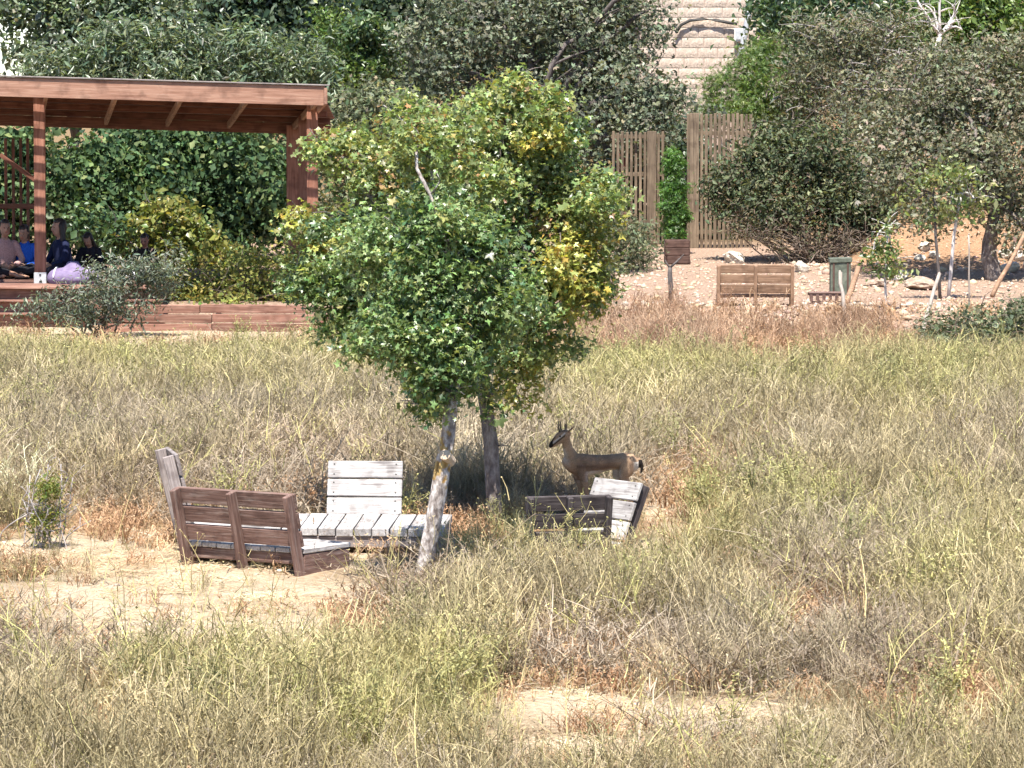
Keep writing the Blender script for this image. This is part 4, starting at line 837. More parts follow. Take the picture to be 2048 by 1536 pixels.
def background():
    # far row
    plant('dense_tree', 'dark tree reaching the top edge behind the pergola roof', 'tree', foot(520, 98), rblobs(1, 360, 690, -90, 200, 98, 16, 70, 110), 15000, 'wide', .075, [G_DARK], 31, trunk_r=.2, twig=.3, group=None)
    plant('dense_tree', 'darkest tree at the top, between bright green tree and the olive', 'tree', foot(770, 100), rblobs(2, 690, 900, -90, 200, 100, 12, 60, 100), 11000, 'wide', .075, [G_DARK], 32, trunk_r=.2, twig=.3)
    plant('young_tree', 'bright green small-leaved tree above the right pergola corner', 'tree', foot(700, 92), rblobs(3, 630, 780, 10, 190, 92, 10, 36, 60), 8000, 'oval', .06, [G_BRIGHT, G_HEDGE], 33, trunk_r=.07, twig=.18, pals_=None) if False else plant('young_tree', 'bright green small-leaved tree above the right pergola corner', 'tree', foot(700, 92), rblobs(3, 630, 790, 5, 190, 92, 10, 36, 58, pals=(0, 0, 1)), 6500, 'oval', .06, [G_BRIGHT, G_HEDGE], 33, trunk_r=.07, twig=.18)
    plant('broadleaf_tree', 'green tree at the upper left corner above the pergola', 'tree', foot(150, 95), [blob(60, -10, 95, 90, 55), blob(190, 20, 95, 110, 80), blob(300, 0, 95, 110, 80), blob(110, 70, 95, 70, 60), blob(240, 90, 95, 110, 70), blob(20, 20, 95, 60, 28)], 9000, 'wide', .07, [G_POP], 34, trunk_r=.16, twig=.25)
    plant('poplar_tree', 'grey-green drooping-leaved tree rising behind the pergola roof', 'tree', foot(330, 87), [blob(120, 140, 87, 80, 60), blob(210, 120, 87, 90, 80), blob(310, 110, 87, 100, 90), blob(420, 115, 87, 100, 90), blob(520, 125, 87, 100, 90), blob(590, 150, 87, 70, 70), blob(80, 170, 87, 60, 30), blob(330, 200, 87, 150, 60), blob(500, 220, 87, 130, 60)], 17000, 'narrow', .085, [G_POP], 35, trunk_r=.14, twig=.2)
    plant('hedge_shrub', 'dusty grey-green shrub behind the right end of the pergola', 'shrub', foot(730, 82), rblobs(5, 590, 860, 160, 470, 82, 20, 50, 85), 15000, 'spray', .05, [G_GREY], 36, mat='leaf_dull', stems=6, trunk_r=.03, part='stem', crown_name='foliage', twig=.17)
    # vine-covered hedge seen under the pergola roof
    plant('tall_hedge', 'deep green leafy hedge seen beneath the pergola roof', 'hedge', foot(330, 77), rblobs(6, 40, 620, 215, 520, 77, 40, 60, 95, .7), 34000, 'wide', .054, [G_HEDGE], 37, mat='leaf_dull', stems=9, trunk_r=.04, part='stem', crown_name='foliage', twig=.2, up=.3, outw=.9)
    plant('tall_hedge', 'green hedge behind the lattice at the left edge', 'hedge', foot(-20, 76), rblobs(7, -130, 170, 210, 520, 76, 20, 60, 90, .6), 13000, 'wide', .054, [G_HEDGE, G_GREY], 38, mat='leaf_dull', stems=5, trunk_r=.04, part='stem', crown_name='foliage', twig=.2)
    plant('tall_hedge', 'dark green shrubbery behind the two slatted screens', 'hedge', foot(1330, 85), rblobs(17, 1140, 1530, 225, 500, 85.5, 20, 55, 85, .6), 12000, 'wide', .06, [G_DARK, G_HEDGE], 60, stems=8, trunk_r=.04, part='stem', crown_name='foliage', twig=.2)
    plant('leafy_shrub', 'yellow-green shrub standing behind the seated people', 'shrub', foot(335, 74), [blob(345, 425, 74, 46, 36), blob(305, 440, 74, 40, 36), blob(390, 465, 74, 32, 40), blob(230, 470, 74, 50, 24, None, 1), blob(170, 440, 74.3, 50, 30, None, 1), blob(330, 490, 74, 80, 36), blob(420, 510, 74, 50, 36)], 4200, 'wide', .05, [G_YSHR, G_HEDGE], 39, stems=7, trunk_r=.02, part='stem', crown_name='foliage', twig=.15)
    plant('weedy_shrub', 'loose yellow-green weeds spilling over the timber step', 'shrub', foot(480, 67.6), [blob(400, 560, 67.6, 80, 50), blob(480, 560, 67.4, 90, 50), blob(560, 570, 67.6, 80, 50), blob(610, 560, 67.8, 60, 60), blob(530, 520, 68, 90, 40), blob(440, 600, 66.9, 90, 30), blob(340, 570, 67.5, 60, 50), blob(640, 480, 68.5, 50, 60), blob(600, 610, 67, 60, 25)], 9500, 'spray', .032, [G_YSHR, G_GREY], 40, mat='leaf_dull', stems=22, trunk_r=.012, part='stem', crown_name='foliage', trunk_mat='twig', twig=.12)
    plant('olive_shrub', 'blue-grey feathery shrub in front of the deck', 'shrub', foot(190, 64.4), [blob(130, 600, 64.4, 80, 45), blob(200, 590, 64.2, 90, 55), blob(280, 560, 64.4, 80, 50), blob(330, 540, 64.5, 45, 40), blob(230, 540, 64.4, 80, 40), blob(90, 610, 64.4, 50, 35), blob(250, 620, 64.2, 70, 35), blob(160, 630, 64.2, 70, 25)], 6800, 'narrow', .038, [G_SHRUB], 41, jit=.2, mat='leaf_dull', stems=14, trunk_r=.018, part='stem', crown_name='foliage', twig=.1, trunk_mat='twig', shell=.3)
    # big olive
    plant('olive_tree', 'large grey-green olive tree behind the two leaning trees', 'tree', foot(1040, 84), [blob(880, 90, 84, 100, 90), blob(1000, 60, 84, 130, 100), blob(1130, 40, 84, 130, 100), blob(1225, 60, 84, 95, 100), blob(870, 190, 84, 80, 70), blob(980, 190, 84.4, 90, 80), blob(1100, 170, 84, 110, 90), blob(1220, 180, 83.5, 120, 90), blob(1310, 230, 83, 90, 70), blob(1330, 200, 83.5, 45, 50), blob(1180, 270, 83.5, 100, 60), blob(1290, 290, 82.6, 70, 40), blob(1060, 280, 84, 120, 70), blob(900, -10, 84, 110, 60), blob(1100, -40, 84, 160, 60), blob(1300, 40, 83.5, 45, 60), blob(940, 290, 84, 90, 70), blob(1330, -30, 83, 40, 20)], 30000, 'spray', .05, [G_OLIVE], 42, mat='leaf_dull', trunk_r=.22, twig=.2, sub=5, sub_len=.8, fork=.55)
    plant('grey_shrub', 'grey-green scrub between the central crown and the slatted screen', 'shrub', foot(1225, 74), [blob(1200, 500, 74, 50, 60), blob(1240, 470, 74, 50, 60), blob(1215, 560, 73, 60, 50), blob(1260, 520, 74.5, 40, 50), blob(1190, 420, 75, 60, 60), blob(1285, 480, 76, 40, 35), blob(1170, 600, 72, 40, 25)], 5500, 'spray', .036, [G_GREY, G_YSHR], 43, mat='leaf_dull', stems=9, trunk_r=.016, part='stem', crown_name='foliage', trunk_mat='twig', twig=.13)
    e = plant('cypress', 'small columnar green cypress between the two slatted screens', 'tree', foot(1346, 79), [blob(1346, v, 79, r_, 26, r_ * 79 / FPX) for v, r_ in ((315, 14), (345, 20), (375, 24), (405, 27), (435, 28), (465, 27))], 9000, 'needle', .036, [G_CYP], 44, trunk_r=.04, fork=.2, twig=.05, shell=.55, sub=1, sub_len=.2)
    # dense bush
    plant('evergreen_bush', 'broad dark green bush with bare brown twigs beneath, behind terrace bench', 'bush', foot(1620, 77.5), [blob(1480, 350, 77, 60, 60), blob(1560, 320, 77.3, 80, 70), blob(1640, 350, 77, 80, 70), blob(1720, 360, 77.4, 80, 70), blob(1530, 400, 76.7, 80, 45), blob(1630, 420, 76.6, 90, 45), blob(1740, 420, 76.8, 80, 50), blob(1560, 260, 77.6, 60, 40), blob(1640, 290, 77.5, 70, 50), blob(1790, 390, 77.4, 50, 60), blob(1450, 390, 77, 40, 50), blob(1770, 330, 77.4, 50, 50)], 19000, 'oval', .044, [G_BUSH], 45, mat='leaf_dull', stems=26, trunk_r=.026, part='stem', crown_name='foliage', twig=.15, trunk_mat='twig', sub=9, sub_len=.7)
    plant('dry_bush', 'brown leafless undergrowth below the dark green bush', 'bush', foot(1620, 76.4), [blob(1510, 460, 76.4, 60, 40), blob(1590, 480, 76.4, 70, 40), blob(1680, 480, 76.4, 70, 40), blob(1750, 490, 76.4, 50, 36), blob(1480, 440, 76.6, 40, 40)], 2600, 'narrow', .035, [G_BROWN], 46, mat='leaf_dull', stems=34, trunk_r=.014, part='stem', crown_name='foliage', trunk_mat='twig', sub=8, sub_len=.45, twig=.12)
    plant('bright_shrub', 'bright green feathery shrub above the slatted screen, by house wall', 'shrub', foot(1490, 90), [blob(1450, 180, 90, 45, 50), blob(1500, 150, 90, 50, 50), blob(1540, 190, 90, 55, 50), blob(1490, 215, 89.5, 70, 35), blob(1420, 215, 90, 30, 30), blob(1520, 110, 90.5, 40, 36), blob(1590, 230, 90, 50, 60)], 9500, 'needle', .06, [G_BRIGHT], 47, stems=8, trunk_r=.03, part='stem', crown_name='foliage', twig=.13)
    plant('sparse_tree', 'brown-grey half bare tree right of the stone house', 'tree', foot(1680, 86), [blob(1610, 80, 86, 70, 60), blob(1680, 60, 86, 80, 60), blob(1770, 70, 86, 80, 60), blob(1620, 170, 86, 80, 70), blob(1710, 160, 86, 90, 70), blob(1800, 160, 86, 80, 70), blob(1660, 250, 86, 80, 50), blob(1760, 240, 86, 80, 60), blob(1850, 110, 86, 60, 60)], 14000, 'narrow', .055, [G_DRYOL, G_BROWN], 48, mat='leaf_dull', trunk_r=.13, twig=.2, sub=12, sub_len=1.0, trunk_mat='twig_grey', fork=.5)
    plant('olive_tree', 'broad dusty olive tree with gnarled trunk at the right edge', 'tree', foot(1985, 72), [blob(1800, 300, 72.4, 80, 60), blob(1880, 230, 72.6, 100, 90), blob(1980, 190, 72.6, 110, 90), blob(2080, 220, 72.4, 100, 100), blob(1860, 340, 72, 90, 70), blob(1960, 320, 71.8, 100, 80), blob(2060, 350, 72, 100, 80), blob(1900, 410, 71.6, 80, 40), blob(2010, 420, 72, 80, 50), blob(2100, 440, 72.2, 70, 60), blob(1840, 240, 73, 60, 60), blob(1790, 370, 72.4, 50, 40), blob(2000, 110, 73, 80, 50), blob(1760, 260, 73, 50, 50), blob(1720, 200, 73.5, 60, 60), blob(1830, 160, 73.5, 70, 60), blob(1920, 120, 73.5, 70, 60), blob(2040, 460, 71.6, 60, 40), blob(1850, 430, 72, 60, 36)],
          33000, 'spray', .038, [G_DRYOL, G_DRYOL, G_GREY], 49, mat='leaf_dull', trunk_r=.15, trunk_mat='bark_mid', twig=.16, sub=6, sub_len=.6, trunk_pts=[P(1992, 568, 72), P(1986, 545, 72), P(1978, 515, 72), P(1980, 485, 72), P(1985, 455, 72), P(1990, 420, 72)])
    plant('dense_tree', 'green tree in the upper right corner behind the dusty olive', 'tree', foot(2000, 96), [blob(1950, 20, 96, 80, 60), blob(2040, 40, 96, 90, 70), blob(2000, 100, 96, 90, 60), blob(1900, 60, 96.5, 60, 50), blob(2090, 130, 96, 80, 60)], 8500, 'oval', .07, [G_BRIGHT, G_HEDGE], 50, trunk_r=.15, twig=.25)
    plant('dense_tree', 'green tree at the top edge right of the grey pole', 'tree', foot(1700, 100), [blob(1560, 10, 100, 60, 60), blob(1640, 20, 100, 90, 70), blob(1750, 10, 100, 110, 70), blob(1860, 10, 100, 80, 60), blob(1600, 90, 100, 80, 60), blob(1720, 110, 100, 110, 70), blob(1840, 110, 100, 90, 70), blob(1640, 200, 100, 120, 80), blob(1800, 220, 100, 130, 90), blob(1540, 60, 101, 36, 50)], 13000, 'oval', .075, [G_HEDGE, G_BRIGHT], 51, trunk_r=.15, twig=.26)
    # dead branches at the top right
    e = empty('dead_tree', foot(1890, 90)); tag(e, 'bleached dead branches at the top right among green trees', 'tree'); mb = MB(); r = np.random.default_rng(5); b0 = np.array(foot(1880, 90))
    top = np.array(P(1880, 70, 90)); mb.tube(limb_path(b0, top, r, 0), np.linspace(.09, .05, 7), 7)
    limbs(mb, top, [P(u, v, 90) for u, v in ((1830, -10), (1850, 10), (1885, -20), (1905, 10), (1915, 40), (1925, 60), (1840, 40))], .035, 8, 5, .35)
    o = obj('branch', mb.mesh('branch', M['bark_pale']), None, e); e.location = b0; o.location = -Vector(b0)
    # right-hand edge shrub and saplings
    plant('scrub_bush', 'dark grey-green scrub at the right edge below the terrace', 'shrub', foot(1985, 61.5), [blob(1900, 690, 61.5, 60, 40), blob(1980, 680, 61.3, 70, 50), blob(2050, 670, 61.5, 60, 70), blob(1950, 640, 62, 50, 30), blob(2030, 630, 62, 50, 40), blob(1870, 660, 62.3, 40, 26), blob(2000, 715, 61, 70, 26)], 7500, 'spray', .032, [G_GREY, G_BUSH, G_BROWN], 52, mat='leaf_dull', stems=16, trunk_r=.012, part='stem', crown_name='foliage', trunk_mat='twig', twig=.1)
    plant('sapling', 'thin dark-stemmed sapling left of the gnarled olive trunk', 'sapling', foot(1878, 67.5), [blob(1850, 370, 67.5, 40, 30), blob(1900, 350, 67.5, 45, 26), blob(1870, 420, 67.5, 40, 30), blob(1830, 400, 67.5, 20, 20)], 520, 'oval', .045, [G_SPRIG], 53, trunk_r=.026, trunk_pts=[P(1881, 608, 67.5), P(1877, 540, 67.5), P(1871, 470, 67.5), P(1870, 420, 67.5), P(1866, 390, 67.5)], twig=.11, sub=2, sub_len=.3)
    plant('sapling', 'white-barked sapling with forked bare branches beside the olive trunk', 'sapling', foot(1897, 67.8), [blob(1930, 370, 67.8, 45, 30), blob(1950, 400, 67.8, 40, 30), blob(1900, 430, 67.8, 30, 20)], 380, 'oval', .045, [G_SPRIG], 54, trunk_mat='bark_pale', trunk_r=.03, trunk_pts=[P(1896, 606, 67.8), P(1902, 540, 67.8), P(1908, 470, 67.8), P(1918, 410, 67.8), P(1925, 385, 67.8)], twig=.11, sub=3, sub_len=.4)
    plant('sapling', 'small leafy sapling tied to pale stakes right of terrace bench', 'sapling', foot(1772, 65.6), [blob(1770, 500, 65.6, 28, 40), blob(1750, 520, 65.6, 22, 24), blob(1790, 540, 65.6, 22, 20), blob(1772, 455, 65.6, 16, 16)], 620, 'oval', .038, [G_SPRIG], 55, trunk_mat='bark_pale', trunk_r=.022, trunk_pts=[P(1773, 648, 65.6), P(1772, 600, 65.6), P(1770, 560, 65.6), P(1774, 500, 65.6), P(1776, 450, 65.6)], twig=.08, sub=3, sub_len=.25)
    plant('broom_weed', 'upright grey-green weed standing alone at the left of the sandy path', 'plant', on(96, 1094), [blob(95, 1000, 41.9, 34, 46), blob(100, 1050, 41.9, 34, 36), blob(105, 960, 41.9, 24, 26), blob(75, 1030, 41.9, 18, 40)], 1500, 'narrow', .022, [G_YSHR, G_GREY], 56, mat='leaf_dull', stems=26, trunk_r=.006, part='stem', crown_name='foliage', trunk_mat='twig_grey', twig=.06, sub=3, sub_len=.16)
    # far belt of woodland behind everything on the slope
    for k, (u, y, w, h, lab) in enumerate([(640, 112, 240, 150, 'dark wooded mass far behind bright green tree'), (1150, 114, 260, 150, 'dark wooded mass far behind the large olive'), (1980, 112, 200, 190, 'dark wooded mass far behind the right-hand olive'), (330, 110, 220, 150, 'dark wooded mass far behind the pergola roof'), (1640, 113, 150, 170, 'dark wooded mass right of the stone house')]):
        plant('wooded_thicket', lab, 'trees', foot(u, y), rblobs(70 + k, u - w, u + w, -70, 260, y, 12, 70, 110), 7000, 'wide', .11, [G_DARK], 80 + k, trunk_r=.2, twig=.4)
background()

# ------------------------------------------------------------------ bodies: rounded forms fused into one surface
def fuse(name, parts, voxel, smooth_it=2):
    """parts: list of (points, radii (n,2): along up-ish / sideways) -> one continuous mesh"""
    bm = bmesh.new()
    for pts, rad, ref in parts:
        pts = np.asarray(pts, float); rad = np.asarray(rad, float)
        if rad.ndim == 1: rad = np.stack([rad, rad], -1)
        # densify
        n = len(pts); t = np.linspace(0, n - 1, (n - 1) * 5 + 1); 
        def cr(A):
            out = []
            for q in t:
                i_ = min(int(q), n - 2); f = q - i_; p0 = A[max(i_ - 1, 0)]; p1 = A[i_]; p2 = A[i_ + 1]; p3 = A[min(i_ + 2, n - 1)]
                out.append(.5 * ((2 * p1) + (p2 - p0) * f + (2 * p0 - 5 * p1 + 4 * p2 - p3) * f * f + (3 * p1 - p0 - 3 * p2 + p3) * f ** 3))
            return np.array(out)
        pts, rad = cr(pts), np.maximum(cr(rad), .001)
        d = np.gradient(pts, axis=0); d /= np.linalg.norm(d, axis=1)[:, None] + 1e-9
        ref = np.array(ref, float); s = np.cross(d, ref); s /= np.linalg.norm(s, axis=1)[:, None] + 1e-9; w = np.cross(s, d)
        K = 14; a = np.arange(K) * 2 * math.pi / K; rings = []
        def ring(c, r_, s_, w_): return [bm.verts.new(Vector(c + math.cos(q) * r_[1] * s_ + math.sin(q) * r_[0] * w_)) for q in a]
        # rounded ends
        rings.append(ring(pts[0] - d[0] * rad[0].min() * .75, rad[0] * .55, s[0], w[0]))
        for k in range(len(pts)): rings.append(ring(pts[k], rad[k], s[k], w[k]))
        rings.append(ring(pts[-1] + d[-1] * rad[-1].min() * .75, rad[-1] * .55, s[-1], w[-1]))
        for A, B in zip(rings, rings[1:]):
            for k in range(K): bm.faces.new((A[k], A[(k + 1) % K], B[(k + 1) % K], B[k]))
        bm.faces.new(rings[0][::-1]); bm.faces.new(rings[-1])
    bmesh.ops.recalc_face_normals(bm, faces=bm.faces[:])
    me = bpy.data.meshes.new(name + '_raw'); bm.to_mesh(me); bm.free()
    o = bpy.data.objects.new('tmp', me); COL.objects.link(o)
    md = o.modifiers.new('r', 'REMESH'); md.mode = 'VOXEL'; md.voxel_size = voxel
    sm = o.modifiers.new('s', 'SMOOTH'); sm.iterations = smooth_it; sm.factor = .5
    dg = bpy.context.evaluated_depsgraph_get(); out = bpy.data.meshes.new_from_object(o.evaluated_get(dg)); out.name = name
    bpy.data.objects.remove(o); bpy.data.meshes.remove(me)
    out.polygons.foreach_set('use_smooth', np.ones(len(out.polygons), bool))
    return out
def paint(me, fn):
    n = len(me.vertices); co = np.empty(n * 3, np.float32); me.vertices.foreach_get('co', co); co = co.reshape(-1, 3)
    c = np.ones((n, 4), np.float32); c[:, :3] = fn(co)
    a = me.attributes.new('tint', 'FLOAT_COLOR', 'POINT'); a.data.foreach_set('color', c.ravel())

def gazelle():
    g = on(1200, 1038); y0 = g.y; S = y0 / FPX
    u0, v0 = 1200, 1038
    def q(u, v, d=0): return ((u - u0) * S, d * S, (v0 - v) * S)
    e = empty('gazelle', g); tag(e, 'brown gazelle standing in tree shade behind the pale bench, head turned left', 'gazelle')
    parts = []
    tr = [(1131, 907, 932, 8), (1142, 904, 943, 13), (1158, 905, 951, 16), (1175, 907, 951, 17), (1195, 908, 946, 17), (1215, 908, 941, 16), (1235, 906, 938, 15.5), (1252, 904, 942, 16), (1267, 907, 944, 15), (1276, 914, 936, 9)]
    parts.append(([q(u, (a + b) / 2) for u, a, b, w in tr], [((b - a) / 2 * S, w * S) for u, a, b, w in tr], (0, 0, 1)))
    nk = [(1150, 926, 0, 19, 12.5), (1142, 912, -1, 14.5, 9.5), (1136, 897, -2, 10.5, 8), (1132, 883, -3, 9, 7.2), (1129, 872, -4, 10, 8)]
    parts.append(([q(u, v, d) for u, v, d, a, b in nk], [(a * S, b * S) for u, v, d, a, b in nk], (1, 0, .3)))
    hd = [(1135, 866, -3, 8, 8.5), (1128, 869, -5, 11.5, 10.5), (1119, 874, -8, 11.5, 10), (1111, 881, -11, 8.8, 8), (1104, 887, -13.5, 6.6, 6.4), (1101, 889.5, -14.5, 5, 5.2)]
    parts.append(([q(u, v, d) for u, v, d, a, b in hd], [(a * S, b * S) for u, v, d, a, b in hd], (.3, 0, 1)))
    def fl(du, dv): return [(1158 + du, 930, 12, 9), (1159 + du, 952, 9, 7), (1164 + du, 972, 5.8, 5), (1166 + du, 990, 5.0, 4.6), (1167 + du, 1008, 3.4, 3.2), (1167 + du, 1025, 3.8, 3.6), (1164 + du, 1035, 4.2, 4)]
    for du, d in ((-4, 8), (7, -9)):
        parts.append(([q(u, v, d) for u, v, a, b in fl(du, 0)], [(a * S, b * S) for u, v, a, b in fl(du, 0)], (1, 0, 0)))
    def hl(du): return [(1257 + du, 920, 17, 11), (1251 + du, 937, 16, 11), (1246 + du, 953, 11, 8), (1254 + du, 970, 6.5, 5), (1262 + du, 984, 5.2, 4.2), (1260 + du, 1003, 3.7, 3.4), (1257 + du, 1023, 3.9, 3.6), (1253 + du, 1035, 4.2, 4)]
    for du, d in ((-9, 9), (2, -9)):
        parts.append(([q(u, v, d) for u, v, a, b in hl(du)], [(a * S, b * S) for u, v, a, b in hl(du)], (1, 0, 0)))
    parts.append(([q(1275, 915), q(1281, 921), q(1284, 932), q(1282, 945)], [3.2 * S, 3.2 * S, 3.4 * S, 2 * S], (1, 0, 0)))
    # ears: leaf-shaped, spread back and out
    parts.append(([q(1134, 865, -8), q(1140, 858, -12), q(1145, 853, -15), q(1149, 849, -17)], [(2.2 * S, 2.6 * S), (4.2 * S, 1.8 * S), (3.6 * S, 1.6 * S), (1.2 * S, 1.0 * S)], (1, 0, 1)))
    parts.append(([q(1130, 864, 3), q(1131, 857, 9), q(1131, 851, 13), q(1130, 847, 16)], [(2.0 * S, 2.0 * S), (3.2 * S, 1.5 * S), (2.8 * S, 1.4 * S), (1.0 * S, .9 * S)], (1, 0, 0)))
    me = fuse('body', parts, .0052, 3)
    rr = np.random.default_rng(2)
    def col(co):
        u = co[:, 0] / S + u0; v = v0 - co[:, 2] / S; d = co[:, 1] / S; n = len(u)
        nz = (fbm(u * .06 + 3, v * .08 + d * .05) - .5)
        tan = np.array((.37, .22, .13)); dk = np.array((.14, .085, .058)); wh = np.array((.56, .50, .44)); bk = np.array((.018, .014, .012)); fawn = np.array((.34, .235, .155))
        c = np.tile(tan, (n, 1)); 
        def m(w, colr):
            w = np.clip(w, 0, 1)[:, None]; c[:] = c * (1 - w) + colr * w
        body = (u > 1128) & (v > 898)
        nz3 = fbm(u * .16 + 9, v * .2 + d * .1 + 4) - .5; m((.62 + 1.3 * nz3) * sstep(1262, 1196, u + nz * 40) * sstep(1138, 1158, u) * (v < 962), dk * 1.25); m(np.clip(nz3 * 3.2, 0, 1) * .5 * (v < 955) * (u > 1140), fawn)               # tree shade on back and shoulder painted into the coat, with pale dapples
        m(np.exp(-((v - 932 - nz * 8) / 6.0) ** 2) * (u > 1152) * (u < 1240) * .9, dk)         # dark flank stripe
        belly = (v > 940 + nz * 6 - (u > 1210) * 5) & (u > 1174) & (u < 1240) & (v < 960)
        bw = sstep(937, 943, v + nz * 8 - (u > 1210) * 0 + 4 * sstep(1200, 1225, u)) * sstep(1166, 1180, u) * sstep(1246, 1234, u) * (v < 962); m(bw * .85, wh)
        m(sstep(1212, 1240, u) * .55 * (v < 960), fawn)                                         # paler rump
        m(sstep(1264, 1271, u + (v - 920) * -.03) * (v > 922) * (v < 975) * .9, wh)             # white behind the thigh
        m(((v > 960)) * .35 * np.ones(n), fawn)
        m(sstep(4, 0, np.abs(d)) * (v > 960) * .6, wh)
        m((u > 1277) * (v > 918), bk)
        neck = sstep(1164, 1146, u + nz * 12) * sstep(938, 910, v + nz * 16)
        m(neck * .35, fawn); m((u < 1150) * sstep(1136, 1122, u - (v - 890) * .25) * sstep(888, 898, v) * sstep(940, 915, v + nz * 16) * .5, wh)
        # face: pale stripe above a dark line from eye to nose, dark muzzle, pale chin
        ax = (u - 1128) / (1102 - 1128); mid = 868.5 + ax * 20.5
        hdm = (u < 1130) & (v < 897) & (v > mid - 12)
        m(hdm * np.exp(-((v - mid - 1.2) / 2.2) ** 2) * (ax > -.1), bk * 1.6)
        m(hdm * np.exp(-((v - mid + 3.4) / 1.8) ** 2) * (ax > -.3) * .95, wh)
        m(hdm * (np.abs(d + 8 + ax * 7) < 3) * (v < mid - 2) * .9, dk * .6)
        m((u < 1105) * (v < 893) * (v < mid + 4), bk * 1.2); m(hdm * (v > mid + 4) * .7, fawn)
        m((v < 862) * (u > 1125) * .45, dk)
        m((v > 1030) * 1.0, bk * 1.5)
        return np.clip(c * (1 + nz[:, None] * .5), .008, .8)
    paint(me, col); obj('body', me, M['fur'], e)
    for s, (ua, d0) in enumerate(((1120, -10), (1124, -2))):
        mb = MB(); mb.tube([q(ua, 865, d0), q(ua - 3, 856, d0 - .5), q(ua - 4.5, 848, d0 - .5), q(ua - 2.5, 839, d0)], np.array([2.2, 1.8, 1.3, .5]) * S, 8, .04); obj('horn', mb.mesh('horn', M['horn']), None, e)
    bm = bmesh.new(); bmesh.ops.create_uvsphere(bm, u_segments=12, v_segments=8, radius=2.1 * S); me = bpy.data.meshes.new('eye'); bm.to_mesh(me); bm.free(); me.materials.append(M['eye'])
    for uu, d in ((1119.5, -16.6), (1116, 1.5)):
        o = obj('eye', me, None, e); o.location = q(uu, 870.5, d)
gazelle()

